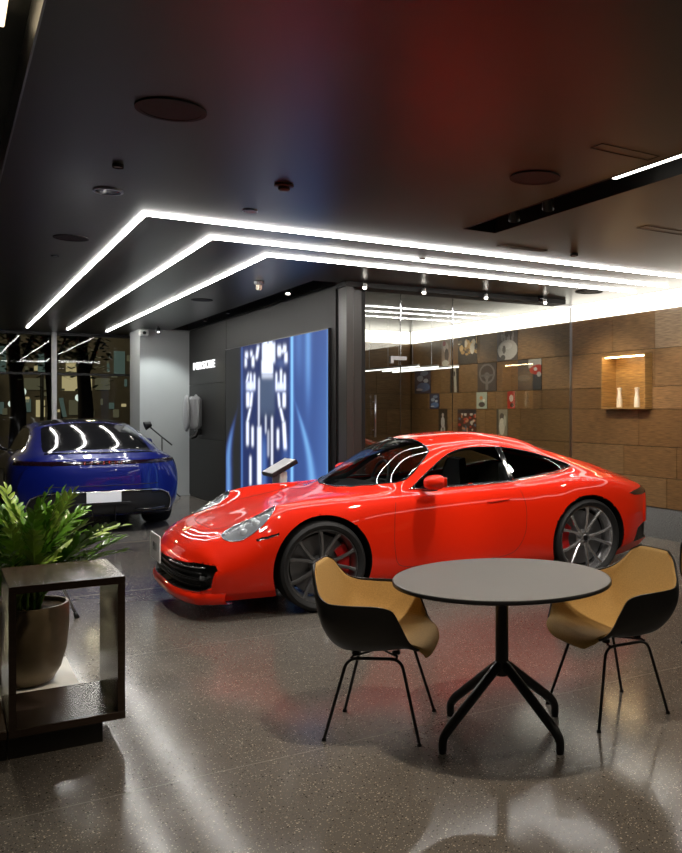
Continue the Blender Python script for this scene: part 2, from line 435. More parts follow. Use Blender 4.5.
    def emit(s, name, labels, mat, parent, off=0.0, walls=0.0, side=0, filt=None, dx=0, label=None, flip=False):
        Fc = s.faces(labels, side); V = s.FP.reshape(-1, 3); N = s.FN.reshape(-1, 3)
        if filt is not None: Fc = [f for f in Fc if filt(V[list(f)].mean(0))]
        if not Fc: return None
        used = np.unique(np.array(Fc)); mp = -np.ones(len(V), int); mp[used] = np.arange(len(used))
        vv = V[used]+N[used]*off; ff = [tuple(mp[list(f)]) for f in Fc]
        if walls:
            cnt = {}
            for f in ff:
                for k in range(4): 
                    e = (f[k], f[(k+1) % 4]); key = (min(e), max(e)); cnt.setdefault(key, []).append(e)
            be = [e[0] for e in cnt.values() if len(e) == 1 and e[0][0] != e[0][1]]
            base = len(vv); bi = {}; ex = []
            for e in be:
                for q in e:
                    if q not in bi: bi[q] = base+len(ex); ex.append(vv[q]+N[used][q]*walls)
            if ex:
                vv = np.concatenate([vv, np.array(ex)], 0); ff += [(e[1], e[0], bi[e[0]], bi[e[1]]) for e in be]
        vv = vv.copy(); vv[:, 0] += dx
        clean = []
        for f in ff:
            g = []
            for q in f:
                if q not in g: g.append(q)
            if len(g) > 2: clean.append(g)
        o = mk(name, vv, clean, mat, parent, True, label)
        return o
    def ray(s, org, d):
        if s.bvh is None:
            V = [Vector(p) for p in s.FP.reshape(-1, 3)]; W = s.W; nu = s.FP.shape[0]
            s.bvh = BVHTree.FromPolygons(V, [(i*W+j, (i+1)*W+j, (i+1)*W+(j+1) % W, i*W+(j+1) % W) for i in range(nu-1) for j in range(W)])
        h = s.bvh.ray_cast(Vector(org), Vector(d)); return h[0], h[1]
    def line_side(s, pts, sgn, step=.02, lift=.001):
        out = []
        for i in range(len(pts)-1):
            a = np.array(pts[i]); b = np.array(pts[i+1]); k = max(1, int(np.linalg.norm(b-a)/step))
            for j in range(k+(i == len(pts)-2)):
                q = a+(b-a)*j/k; h, n = s.ray((q[0], sgn*2, q[1]), (0, -sgn, 0))
                if h: out.append(h+Vector((0, sgn*lift, 0)))
        return out
    def line_top(s, pts, step=.02, lift=.001):
        out = []
        for i in range(len(pts)-1):
            a = np.array(pts[i]); b = np.array(pts[i+1]); k = max(1, int(np.linalg.norm(b-a)/step))
            for j in range(k+(i == len(pts)-2)):
                q = a+(b-a)*j/k; h, n = s.ray((q[0], q[1], 2), (0, 0, -1))
                if h: out.append(h+Vector((0, 0, lift)))
        return out
    def line_front(s, pts, sx=-1, step=.02, lift=.003):
        out = []
        for i in range(len(pts)-1):
            a = np.array(pts[i]); b = np.array(pts[i+1]); k = max(1, int(np.linalg.norm(b-a)/step))
            for j in range(k+(i == len(pts)-2)):
                q = a+(b-a)*j/k; x0 = -1 if sx < 0 else s.L+1
                h, n = s.ray((x0, q[0], q[1]), (-sx, 0, 0))
                if h: out.append(h+Vector((sx*lift, 0, 0)))
        return out
def circ(cx, cz, r, n=72): return np.array([(cx+r*math.cos(2*PI*k/n), cz+r*math.sin(2*PI*k/n)) for k in range(n)])
def arches(cb, cxz, r, root, dx, yin=.52):
    """dark lining from each wheel-arch cut edge inwards"""
    for (cx, cz) in cxz:
        for sg in (1, -1):
            pts = []
            for k in range(61):
                th = -.62+ (PI+1.24)*k/60; x = cx+r*math.cos(th); z = cz+r*math.sin(th)
                if z < .13: continue
                h, n = cb.ray((x, sg*2, z), (0, -sg, 0)); pts.append((x, abs(h.y) if h else .8, z))
            V = []; Fc = []
            m = len(pts)
            for (x, y, z) in pts: V += [(x+dx, sg*(y+.0005), z), (x+dx, sg*(y-.03), z), (x+dx, sg*yin, z)]
            for i in range(m-1):
                for k in range(2): Fc.append((i*3+k, (i+1)*3+k, (i+1)*3+k+1, i*3+k+1))
            Fc.append(tuple(i*3+2 for i in range(m)))
            mk('wheel_arch', V, Fc, 'black_trim', root, 40)
def make_wheel(root, loc, side, R, wid, rimr, mat, caliper, nsp=5, pair=.20, rot=0, hubc='black_gloss'):
    """side -1: outer face towards -y"""
    sg = side; h = wid/2
    t = MB().lathe([(rimr, -h*.85), (rimr+.02, -h*.98), (R-.03, -h), (R-.008, -h*.86), (R, -h*.6), (R, h*.6), (R-.008, h*.86), (R-.03, h), (rimr+.02, h*.98), (rimr, h*.85), (rimr-.012, h*.7), (rimr-.012, -h*.7), (rimr, -h*.85)], 72, axis='y', cap0=False, cap1=False)
    for q in (-.5, 0, .5):
        pass
    ty = t.build('tyre', 'rubber', root, 35); ty.location = loc
    yo = sg*h*.80
    prof = [(rimr+.004, yo), (rimr+.004, yo-sg*.006), (rimr-.012, yo-sg*.004), (rimr-.02, yo-sg*.02), (rimr-.032, yo-sg*.06), (rimr-.04, yo-sg*.15), (rimr-.03, -yo)]
    MB().lathe(prof, 72, axis='y', cap0=False, cap1=False).build('rim', mat, ty, 35)
    # spokes
    for i in range(nsp):
        for s2 in (-1, 1):
            a0 = rot+2*PI*i/nsp + s2*pair*.55; a1 = rot+2*PI*i/nsp + s2*pair*1.45
            b = MB(); secs = []
            for (u, wd, yy, dp) in ((.0, .017, -.045, .030), (.35, .013, -.035, .03), (.75, .012, -.018, .028), (1, .017, -.008, .022)):
                ra = .045+(rimr-.018-.045)*u; an = a0+(a1-a0)*u
                c = Vector((ra*math.cos(an), yo+sg*yy, ra*math.sin(an))); tn = Vector((-math.sin(an), 0, math.cos(an)))
                secs.append([c+tn*wd*.55, c+tn*wd-Vector((0, sg*.008, 0)), c+tn*wd-Vector((0, sg*dp, 0)), c-tn*wd-Vector((0, sg*dp, 0)), c-tn*wd-Vector((0, sg*.008, 0)), c-tn*wd*.55])
            V = [p for s3 in secs for p in s3]; Fc = []
            for k in range(3):
                for j in range(6):
                    j2 = (j+1) % 6; Fc.append((k*6+j, k*6+j2, (k+1)*6+j2, (k+1)*6+j))
            b.add(V, Fc).build('spoke', mat, ty, 30)
    hb = MB().lathe([(.0, yo-sg*.04), (.028, yo-sg*.04), (.032, yo-sg*.046), (.034, yo-sg*.06), (.068, yo-sg*.065), (.078, yo-sg*.08), (.07, yo-sg*.12)], 30, axis='y', cap0=False, cap1=False)
    for k in range(5):
        a = rot+2*PI*(k+.5)/5; hb.lathe([(0, yo-sg*.052), (.009, yo-sg*.052), (.010, yo-sg*.075)], 8, (.052*math.cos(a), 0, .052*math.sin(a)), 'y', False, False)
    hb.build('hub', mat, ty, 35)
    MB().lathe([(0, yo-sg*.0375), (.024, yo-sg*.0375), (.027, yo-sg*.042)], 24, axis='y', cap0=False, cap1=False).build('hub_cap', hubc, ty, 35)
    dr = rimr*.80
    d = MB().lathe([(.06, yo-sg*.11), (dr, yo-sg*.11), (dr, yo-sg*.14), (.06, yo-sg*.14)], 48, axis='y', cap0=False, cap1=False)
    d.build('brake_disc', 'disc', ty, 35)
    cb = MB(); V = []; n = 12
    for k in range(n+1):
        a = -.55+1.1*k/n
        for (rr, yy) in ((dr*.66, -.085), (dr*1.04, -.085), (dr*1.10, -.10), (dr*1.10, -.16), (dr*.66, -.16)):
            V.append((rr*math.cos(a+.12), yo+sg*yy, rr*math.sin(a+.12)))
    Fc = [(k*5+j, k*5+(j+1) % 5, (k+1)*5+(j+1) % 5, (k+1)*5+j) for k in range(n) for j in range(5)] + [tuple(range(5)), tuple(range(n*5, n*5+5))]
    cb.add(V, Fc).xf(Matrix.Scale(-1, 4, (1, 0, 0)) if caliper == 'rear' else Matrix.Identity(4)).build('brake_caliper', 'caliper', ty, 30)
    return ty
def seat_part(root, x, y, mat, dx):
    b = MB()
    prof = [(-.27, .20), (-.28, .30), (-.18, .35), (.05, .32), (.20, .33), (.28, .55), (.33, .80), (.36, .98), (.42, .99), (.42, .80), (.36, .40), (.30, .20)]
    V = []; Fc = []; ys = (-.24, -.22, -.12, 0, .12, .22, .24); n = len(prof)
    for j, yy in enumerate(ys):
        bol = .045 if abs(yy) > .2 else 0; sc = .96 if abs(yy) > .23 else 1
        for (px, pz) in prof: V.append((x+px*sc-bol*.5+dx, y+yy*(1-.45*max(0, (pz-.75)/.25)), .05+pz*sc+(bol if pz < .4 and px < .2 else 0)))
    for j in range(len(ys)-1):
        for k in range(n): Fc.append((j*n+k, j*n+(k+1) % n, (j+1)*n+(k+1) % n, (j+1)*n+k))
    Fc += [tuple(range(n)), tuple(range((len(ys)-1)*n, len(ys)*n))]
    b.add(V, Fc).build('seat', mat, root, 40)

# ---- the red coupe
def red_coupe():
    K = [0, .15, .33, .5, .67, .85, 1.0, 1.3, 1.6, 1.9, 2.2, 2.6, 3.0, 3.3, 3.6, 3.9, 4.2, 4.4, 4.52]
    lines = [
        ([0]*19, [.15, .14, .13] + [.13]*11 + [.14, .15, .18, .21, .24]),
        ([.72, .75, .77, .78, .79, .79, .79, .79, .79, .79, .79, .79, .79, .80, .80, .78, .74, .70, .62], [.15, .14, .14] + [.14]*11 + [.15, .16, .19, .22, .25]),
        ([.76, .80, .835, .85, .86, .865, .865, .855, .845, .84, .84, .845, .87, .89, .895, .88, .83, .77, .70], [.21, .20, .20, .20, .20, .20, .20, .20, .20, .20, .20, .20, .20, .21, .23, .25, .28, .30, .32]),
        ([.80, .835, .865, .885, .895, .905, .905, .888, .873, .868, .868, .875, .905, .925, .926, .91, .87, .82, .75], [.33, .37, .43, .50, .55, .58, .59, .58, .57, .57, .57, .58, .60, .62, .63, .63, .61, .59, .56]),
        ([.74, .78, .80, .82, .83, .84, .845, .84, .835, .832, .83, .832, .85, .868, .872, .855, .81, .75, .68], [.42, .47, .54, .62, .695, .73, .748, .765, .775, .785, .795, .812, .838, .85, .845, .82, .775, .735, .69]),
        ([.62, .65, .675, .685, .70, .705, .71, .72, .745, .755, .755, .748, .735, .72, .71, .69, .66, .62, .58], [.485, .54, .615, .70, .782, .818, .832, .842, .850, .858, .866, .882, .908, .94, .925, .89, .83, .785, .73]),
        ([.46, .48, .50, .51, .52, .53, .53, .55, .66, .655, .58, .56, .55, .55, .56, .56, .54, .50, .46], [.50, .555, .615, .67, .722, .755, .778, .825, .885, 1.0, 1.165, 1.205, 1.155, 1.075, .995, .92, .845, .79, .735]),
        ([.24, .25, .26, .27, .28, .29, .30, .31, .34, .34, .33, .31, .30, .30, .30, .30, .30, .28, .26], [.51, .562, .612, .655, .695, .728, .757, .838, 1.02, 1.19, 1.262, 1.288, 1.245, 1.17, 1.08, .99, .885, .82, .74]),
        ([0]*19, [.515, .567, .615, .655, .69, .724, .755, .848, 1.05, 1.212, 1.28, 1.302, 1.262, 1.192, 1.105, 1.01, .90, .83, .74])]
    ins = [(0, .14), (.735, .145), (.78, .20), (.82, .345), (.765, .43), (.64, .482), (.47, .492), (.245, .500), (0, .503)]
    first = [(0, .15), (.71, .15), (.75, .22), (.785, .315), (.73, .375), (.61, .415), (.455, .425), (.24, .432), (0, .435)]
    K.insert(1, .05)
    lines = [([f[0]]+[i_[0]]+list(l[0])[1:], [f[1]]+[i_[1]]+list(l[1])[1:]) for l, i_, f in zip(lines, ins, first)]
    L = 4.52; dx = -L/2
    cb = CarBody(L, K, lines, (.22, .9, 3.4, .035, .30, .05), (.52, .9, 2.8, .03, .48))
    root = thing('sports_car', 'glossy red two-door coupe parked behind the round table', 'car', (3.658, 6.866, 0), -.0292)
    side = lambda P, N: (P[..., 1] > .40)
    sideg = lambda P, N: (P[..., 1] > .40) & (P[..., 2] > .80)
    top = lambda P, N: (P[..., 2] > .5) & (N[..., 2] > .05)
    FA, RA = (1.0, .335), (3.45, .352)
    cb.region(1, (0, 2), circ(*FA, .385), side); cb.region(1, (0, 2), circ(*RA, .395), side)
    door_g = dense(smooth_poly([(1.80, .872), (2.1, .876), (2.45, .884), (2.70, .893), (2.715, .90), (2.695, 1.04), (2.66, 1.17), (2.64, 1.178), (2.45, 1.180), (2.30, 1.165), (2.16, 1.12), (1.98, 1.01), (1.84, .91), (1.79, .876)], 6), .012)
    quart_g = dense(smooth_poly([(2.76, .902), (2.78, .900), (3.05, .930), (3.30, .965), (3.42, .988), (3.43, 1.0), (3.32, 1.040), (3.10, 1.105), (2.90, 1.150), (2.75, 1.170), (2.715, 1.170), (2.73, 1.05)], 6), .012)
    PIL = dense([(2.70, .893), (2.76, .902), (2.765, .92), (2.73, 1.05), (2.715, 1.17), (2.645, 1.178), (2.66, 1.17), (2.695, 1.04), (2.712, .90)])
    cb.region(2, (0, 2), door_g, sideg); cb.region(3, (0, 2), quart_g, sideg); cb.region(11, (0, 2), PIL, sideg, .003)
    wsh = [(1.335, -.05), (1.335, 0), (1.345, .2), (1.40, .4), (1.52, .56), (1.68, .65), (1.76, .665), (1.85, .64), (1.98, .575), (2.04, .535), (2.05, .48), (2.03, .3), (2.00, 0), (2.00, -.05)]
    cb.region(4, (0, 1), dense(wsh), top)
    cb.region(5, (0, 1), dense([(3.12, -.05), (3.12, .3), (3.18, .43), (3.24, .455), (3.6, .43), (3.9, .37), (3.95, .33), (3.96, -.05)]), top)
    hl = [(.50+.19*math.cos(t)*math.cos(.10)-.130*math.sin(t)*math.sin(.10), .668+.19*math.cos(t)*math.sin(.10)+.130*math.sin(t)*math.cos(.10)) for t in np.linspace(0, 2*PI, 48, endpoint=False)]
    cb.region(6, (0, 1), hl, top)
    front = lambda P, N: (P[..., 0] < .45) & (P[..., 2] < .6)
    cb.region(7, (1, 2), dense([(-.05, .395), (.70, .415), (.80, .405), (.818, .375), (.79, .25), (.74, .222), (-.05, .205)]), front)
    cb.region(8, (0, 2), dense([(3.93, .735), (4.02, .752), (4.2, .762), (4.8, .765), (4.8, .712), (4.2, .70), (4.02, .712)]), lambda P, N: P[..., 0] > 3.9)
    cb.region(9, (0, 2), dense([(4.02, .27), (4.8, .27), (4.8, .44), (4.25, .44), (4.08, .40)]), lambda P, N: P[..., 0] > 3.95)
    cb.region(10, (0, 2), dense([(.50, .575), (.57, .592), (.66, .612), (.665, .598), (.58, .575), (.51, .560)]), lambda P, N: (P[..., 0] < .7) & (P[..., 1] > .5), .005)
    cb.full()
    cb.emit('body', [0], 'red_paint', root, dx=dx)
    cb.emit('interior_trim', [0], 'leather', root, off=-.03, dx=dx, filt=lambda c: 1.25 < c[0] < 4.0 and c[2] > .30)
    for sd in (1, -1):
        cb.emit('side_window', [2], 'car_glass', root, off=-.004, side=sd, dx=dx)
        cb.emit('side_window', [3], 'car_glass', root, off=-.004, side=sd, dx=dx)
        cb.emit('door_pillar', [11], 'black_gloss', root, off=.001, side=sd, dx=dx)
        for g in (door_g, quart_g):
            pl = cb.line_side([tuple(p) for p in g[::3]]+[tuple(g[0])], sd, .03, .001)
            MB().tube(pl, .006, 6, closed=True).build('window_trim', 'black_gloss', root, True)
        # bright line under the windows
        MB().tube(cb.line_side([(1.76, .866), (2.1, .868), (2.45, .875), (2.73, .885), (3.05, .918), (3.30, .952), (3.45, .985)], sd, .03, .004), .005, 6).build('window_sill_trim', 'chrome', root, True)
        # headlight: bowl, projector lamps and lens
        hb = cb.emit('headlight', [6], 'lamp_bowl', root, off=-.022, walls=.022, side=sd, dx=dx)
        cb.emit('lens', [6], 'lens_glass', hb, off=.003, side=sd, dx=dx)
        bez = []
        for (u, v) in hl:
            h, n = cb.ray((u, sd*v, 2), (0, 0, -1)); bez.append(h+n*.002*(1 if n.z > 0 else -1)+Vector((dx, 0, 0)))
        MB().tube(bez, .0035, 6, closed=True).build('bezel', 'chrome', hb, True)
        for (u, v, rr) in ((.44, .64, .030), (.44, .715, .030), (.53, .64, .030), (.53, .715, .030)):
            h, n = cb.ray((u, sd*v, 2), (0, 0, -1)); c = h-n*.024 if n.z > 0 else h+n*.024
            lm = MB().lathe([(0, .026), (rr*.55, .021), (rr*.9, .008), (rr, 0), (rr*1.15, -.004)], 20, cap0=False, cap1=False)
            q = (n if n.z > 0 else -n).to_track_quat('Z', 'Y').to_matrix().to_4x4(); lm.xf(Matrix.Translation(c+Vector((dx, 0, 0))) @ q).build('lamp', 'lamp_white', hb, True)
        cb.emit('side_marker', [10], 'black_gloss', root, off=-.006, walls=.006, side=sd, dx=dx)
        # shut lines
        gaps = MB()
        dl = fillet([(1.62, .845, 0), (1.58, .70, 0), (1.57, .45, 0), (1.60, .29, 0), (1.70, .265, 0), (2.55, .265, 0), (2.70, .30, 0), (2.79, .45, 0), (2.80, .70, 0), (2.735, .885, 0)], .09)
        gaps.tube([p+Vector((dx, 0, 0)) for p in cb.line_side([(p.x, p.y) for p in dl], sd, .03, -.0005)], .0018, 5)
        gaps.build('door_gap', 'black_trim', root, True)
        hp = [p+Vector((dx, 0, 0)) for p in cb.line_side([(2.42, .735), (2.64, .748)], sd, .02, .003)]
        MB().tube(hp, [.004]+[.010]*(len(hp)-2)+[.004], 8).build('door_handle', 'red_paint', root, True)
    for o in list(root.children):
        if o.name.split('.')[0] in ('window_trim', 'window_sill_trim'): o.location.x = dx
    cb.emit('windshield', [4], 'car_glass', root, off=-.004, dx=dx)
    cb.emit('rear_window', [5], 'car_glass_dark', root, off=-.004, dx=dx)
    wt = cb.line_top([(x, y) for x, y in wsh[1:-1]]+[(x, -y) for x, y in wsh[1:-1][::-1]], .03, .001)
    MB().tube([p+Vector((dx, 0, 0)) for p in wt], .006, 6, closed=True).build('windshield_seal', 'black_gloss', root, True)
    gr = cb.emit('front_intake', [7], 'slot_black', root, off=-.05, walls=.05, dx=dx)
    for z, mt, nm in ((.385, 'rim_silver', 'light_strip'), (.345, 'black_trim', 'intake_slat'), (.305, 'black_trim', 'intake_slat'), (.265, 'black_trim', 'intake_slat')):
        ym = .74 if nm == 'light_strip' else .73
        p = [q+Vector((dx+(.004 if nm == 'light_strip' else .02), 0, 0)) for q in cb.line_front([(-ym, z), (ym, z)], -1, .03, .0)]
        if nm == 'light_strip':
            half = [q for q in p if q.y < -.22]; MB().tube(half, .006, 6).build(nm, mt, gr, True); half = [q for q in p if q.y > .22]; MB().tube(half, .006, 6).build(nm, mt, gr, True)
        else: MB().tube(p, .007, 6).build(nm, mt, gr, True)
    # lower lip
    lp = []
    for y in np.linspace(-.80, .80, 61):
        h, n = cb.ray((-1, y, .19), (1, 0, 0))
        if h: lp.append(h)
    V = []; Fc = []
    for i, h in enumerate(lp):
        t = Vector((-1, (h.y/.9)**3*.9, 0)).normalized()
        for (o_, z_) in ((.0, .212), (.018, .200), (.026, .180), (.022, .150), (.0, .125), (-.06, .125)): V.append((h.x+t.x*o_+dx, h.y+t.y*o_, z_))
    for i in range(len(lp)-1):
        for k in range(5): Fc.append((i*6+k, i*6+k+1, (i+1)*6+k+1, (i+1)*6+k))
    mk('front_lip', V, Fc, 'red_paint', root, True)
    cb.emit('tail_light', [8], 'tail_red', root, off=.004, walls=-.008, dx=dx)
    cb.emit('rear_vent', [9], 'black_trim', root, off=-.02, walls=.02, dx=dx)
    # bonnet shut line and badge
    hd = [(.30, 0), (.31, .22), (.34, .38), (.44, .475), (.7, .50), (1.0, .515), (1.25, .56), (1.40, .62)]
    for sd in (1, -1): MB().tube([p+Vector((dx, 0, 0)) for p in cb.line_top([(x, sd*y) for x, y in hd], .03, -.0005)], .0022, 5).build('bonnet_gap', 'black_trim', root, True)
    h, n = cb.ray((.20, 0, 2), (0, 0, -1)); n = n if n.z > 0 else -n
    sh = MB(); out = [(-.028, .034), (.028, .034), (.030, 0), (.018, -.026), (0, -.038), (-.018, -.026), (-.030, 0)]
    sh.add([(x, y, z) for z in (0, .004) for x, y in out], [tuple(range(7, 14)), tuple(range(7))[::-1]]+[(k, (k+1) % 7, 7+(k+1) % 7, 7+k) for k in range(7)])
    pm('gold', (.75, .5, .15), .3, 1)
    sh.xf(Matrix.Translation(h+Vector((dx, 0, 0))) @ n.to_track_quat('Z', 'X').to_matrix().to_4x4() @ Matrix.Rotation(PI/2, 4, 'Z')).build('badge', 'gold', root)
    # number plate
    h, n = cb.ray((-1, 0, .47), (1, 0, 0)); pz = .452; px = -.03
    pl = MB().box((px-.006+dx, -.185, pz-.10), (px+.004+dx, .185, pz+.10), ch=.002).build('number_plate', 'plate_white', root, label='white number plate')
    for k_, c_ in enumerate('911'):
        tm = text_mesh(c_, .09, .001); tm.materials.append(MATS['ink'])
        to = bpy.data.objects.new('digit', tm); COL.objects.link(to); to.parent = pl
        to.rotation_euler = (PI/2, 0, -PI/2); to.location = (px-.0075+dx, (1-k_)*.052, pz)
    # mirrors
    for sd in (1, -1):
        c = Vector((1.91+dx, sd*.955, .93)); V = []; Fc = []; nu, nv = 14, 20
        for i in range(nu+1):
            u = -1+2*i/nu; 
            for j in range(nv):
                a = 2*PI*j/nv; cr = (1-abs(u)**2.6)**.5; ca, sa = math.cos(a), math.sin(a)
                xx = (abs(ca)**.8)*(1 if ca > 0 else -1)*.075*cr*(1.6 if ca < 0 else .6); zz = (abs(sa)**.75)*(1 if sa > 0 else -1)*.060*cr*(1-.12*u)
                V.append((c.x+xx-.02*u, c.y+sd*u*.115, c.z+zz+.008*u))
        for i in range(nu):
            for j in range(nv): Fc.append((i*nv+j, i*nv+(j+1) % nv, (i+1)*nv+(j+1) % nv, (i+1)*nv+j))
        mi = mk('wing_mirror', V, Fc, 'red_paint', root, True)
        MB().box((c.x+.036, c.y-sd*.085, c.z-.042), (c.x+.042, c.y+sd*.085, c.z+.042), ch=.002).build('mirror_glass', 'chrome', mi)
        MB().tube([(c.x+.0, c.y-sd*.03, c.z-.05), (c.x-.01, c.y-sd*.10, c.z-.065), (c.x-.04, c.y-sd*.19, c.z-.06)], [.022, .018, .022], 8).build('mirror_foot', 'black_gloss', mi, True)
    arches(cb, (FA, RA), .384, root, dx)
    for (cx, cz, R, rr, w, cal) in ((1.0, .338, .338, .280, .245, 'front'), (3.45, .355, .355, .294, .30, 'rear')):
        for sd in (-1, 1):
            yy = sd*(.895-w/2) if cx < 2 else sd*(.918-w/2)
            make_wheel(root, (cx+dx, yy, cz), sd, R, w, rr, 'rim_dark' if cx < 2 else 'rim_silver', cal, rot=.09 if cx < 2 else .0)
    # cabin
    MB().box((1.45+dx, -.74, .16), (3.9+dx, .74, .20)).build('cabin_floor', 'leather', root)
    d = MB(); V = []
    for y in np.linspace(-.66, .66, 9): 
        for (x, z) in ((1.42+.3*(abs(y)/.7)**2, .82), (1.65, .865-.03*abs(y)), (1.80, .86), (1.88, .80), (1.86, .62), (1.5, .5)): V.append((x+dx, y, z))
    d.add(V, [(i*6+k, i*6+(k+1), (i+1)*6+k+1, (i+1)*6+k) for i in range(8) for k in range(5)]).build('dashboard', 'leather', root, 40)
    w = MB(); cw = Vector((1.98+dx, .36, .86))
    ring = [cw+Vector((.05*math.sin(a), .18*math.cos(a), .17*math.sin(a))) for a in np.linspace(0, 2*PI, 30, endpoint=False)]
    w.tube(ring, .014, 8, closed=True)
    for a in (0, PI, -PI/2): w.tube([cw+Vector((-.02, 0, 0)), cw+Vector((.05*math.sin(a), .175*math.cos(a), .165*math.sin(a)))], .014, 6)
    w.tube([cw+Vector((-.02, 0, 0)), cw+Vector((-.2, 0, -.05))], .03, 10); w.build('steering_wheel', 'leather', root, True)
    for sd in (1, -1): seat_part(root, 2.42, sd*.36, 'leather', dx); seat_part(root, 3.05, sd*.33, 'leather', dx) if False else None
    MB().box((2.85+dx, -.55, .2), (3.4+dx, .55, .70), ch=.06).build('rear_bench', 'leather', root, 40)
    return root, cb
# ---- the blue saloon (seen from behind)
def blue_saloon():
    K = [0, .2, .5, .8, 1.0, 1.4, 1.7, 2.0, 2.4, 2.8, 3.2, 3.6, 3.9, 4.2, 4.5, 4.75, 4.9]
    lines = [
        ([0]*17, [.16, .15, .14] + [.14]*9 + [.15, .17, .19, .21, .24]),
        ([.70, .76, .80, .82, .83, .83, .83, .83, .83, .83, .83, .84, .85, .85, .84, .82, .78], [.16, .15, .14] + [.14]*9 + [.15, .17, .19, .22, .25]),
        ([.78, .84, .88, .91, .915, .90, .89, .885, .885, .885, .89, .92, .94, .935, .92, .90, .86], [.24, .22, .21] + [.21]*9 + [.24, .28, .32, .35, .38]),
        ([.82, .88, .93, .955, .96, .945, .93, .925, .925, .925, .93, .96, .98, .975, .955, .925, .88], [.42, .46, .52, .58, .60, .60, .60, .60, .60, .60, .62, .66, .69, .70, .69, .67, .64]),
        ([.76, .82, .87, .90, .905, .89, .88, .88, .88, .88, .88, .905, .925, .92, .90, .86, .80], [.50, .56, .65, .74, .78, .81, .82, .83, .84, .85, .865, .885, .89, .885, .87, .85, .82]),
        ([.66, .71, .76, .78, .79, .80, .81, .82, .825, .82, .815, .82, .82, .80, .77, .73, .69], [.55, .63, .74, .83, .85, .885, .905, .92, .93, .94, .955, .975, .98, .97, .95, .925, .89]),
        ([.50, .54, .56, .57, .58, .60, .71, .70, .64, .62, .62, .63, .65, .66, .66, .64, .60], [.57, .65, .735, .80, .825, .875, .95, 1.10, 1.27, 1.285, 1.255, 1.19, 1.13, 1.06, .995, .955, .91]),
        ([.26, .28, .29, .30, .30, .32, .38, .38, .36, .36, .36, .37, .38, .38, .38, .36, .34], [.58, .66, .735, .795, .82, .895, 1.06, 1.23, 1.345, 1.36, 1.335, 1.275, 1.21, 1.125, 1.035, .98, .925]),
        ([0]*17, [.585, .665, .74, .80, .825, .905, 1.09, 1.26, 1.365, 1.38, 1.358, 1.30, 1.235, 1.145, 1.045, .985, .93])]
    L = 4.9; dx = -L/2
    cb = CarBody(L, K, lines, (.38, .9, 2.6, .06, .40), (.26, .9, 2.8, .09, .60), step=.02)
    root = thing('saloon_car', 'deep blue four-door car seen from behind near the window', 'car', (1.60, 11.13+L/2, 0), -PI/2)
    side = lambda P, N: (P[..., 1] > .45)
    sideg = lambda P, N: (P[..., 1] > .45) & (P[..., 2] > .88)
    top = lambda P, N: (P[..., 2] > .7) & (N[..., 2] > .05)
    FA, RA = (1.0, .355), (3.88, .365)
    cb.region(1, (0, 2), circ(*FA, .40), side, .009); cb.region(1, (0, 2), circ(*RA, .41), side, .009)
    sw = dense(smooth_poly([(1.78, .925), (2.4, .945), (3.1, .97), (3.7, 1.0), (3.95, 1.03), (3.85, 1.09), (3.4, 1.20), (3.0, 1.255), (2.5, 1.262), (2.2, 1.20), (1.9, 1.03)], 5), .02)
    cb.region(2, (0, 2), sw, sideg, .009)
    cb.region(4, (0, 1), dense([(1.42, -.05), (1.42, .1), (1.5, .45), (1.7, .68), (1.8, .70), (2.1, .62), (2.25, .55), (2.28, .3), (2.3, -.05)]), top, .009)
    cb.region(5, (0, 1), dense([(2.36, -.05), (2.36, .52), (3.34, .54), (3.36, -.05)]), top, .009)
    cb.region(6, (0, 1), dense([(3.44, -.05), (3.44, .50), (3.50, .54), (3.9, .57), (4.3, .60), (4.54, .60), (4.60, .56), (4.62, .3), (4.63, -.05)]), top, .009)
    tl = lambda P, N: P[..., 0] > 4.3
    cb.region(7, (0, 2), dense([(4.42, .848), (5.2, .848), (5.2, .890), (4.45, .895), (4.40, .875)]), tl, .009)
    cb.region(8, (1, 2), dense([(-.05, .24), (-.05, .53), (.5, .53), (.66, .515), (.76, .47), (.80, .38), (.78, .24)]), lambda P, N: P[..., 0] > 4.45, .009)
    cb.full()
    cb.emit('body', [0], 'blue_paint', root, dx=dx)
    cb.emit('interior_trim', [0], 'leather', root, off=-.03, dx=dx, filt=lambda c: 1.4 < c[0] < 4.7 and c[2] > .4)
    for sd in (1, -1):
        cb.emit('side_window', [2], 'car_glass_dark', root, off=-.003, side=sd, dx=dx)
        pl = cb.line_side([tuple(p) for p in sw[::2]]+[tuple(sw[0])], sd, .04, .002)
        MB().tube([p+Vector((dx, 0, 0)) for p in pl], .007, 6, closed=True).build('window_trim', 'black_gloss', root, True)
    cb.emit('windshield', [4], 'car_glass_dark', root, off=-.004, dx=dx)
    cb.emit('glass_roof', [5], 'rear_black', root, off=-.001, dx=dx)
    cb.emit('rear_window', [6], 'rear_black', root, off=-.003, dx=dx)
    lb = cb.emit('tail_light', [7], 'tail_red', root, off=.005, walls=-.012, dx=dx)
    df = cb.emit('rear_bumper', [8], 'black_trim', root, off=-.012, walls=.012, dx=dx)
    # badge letters across the light bar
    for i, ch in enumerate('PORSCHE'):
        y = (i-3)*.068; h, n = cb.ray((7, y, .868), (-1, 0, 0))
        me = text_mesh(ch, .045, .002, .001); me.materials.append(MATS['chrome'])
        o = bpy.data.objects.new('letter', me); COL.objects.link(o); o.parent = lb; o.rotation_euler = (PI/2, 0, PI/2); o.location = (h.x+dx+.008, y, .869)
    # bright trim outlining the lower bumper
    tr = cb.line_front([(-.78, .26), (-.80, .38), (-.76, .47), (-.66, .515), (-.5, .53), (.5, .53), (.66, .515), (.76, .47), (.80, .38), (.78, .26)], 1, .03, .002)
    MB().tube([p+Vector((dx, 0, 0)) for p in tr], .008, 6).build('bumper_trim', 'chrome', root, True)
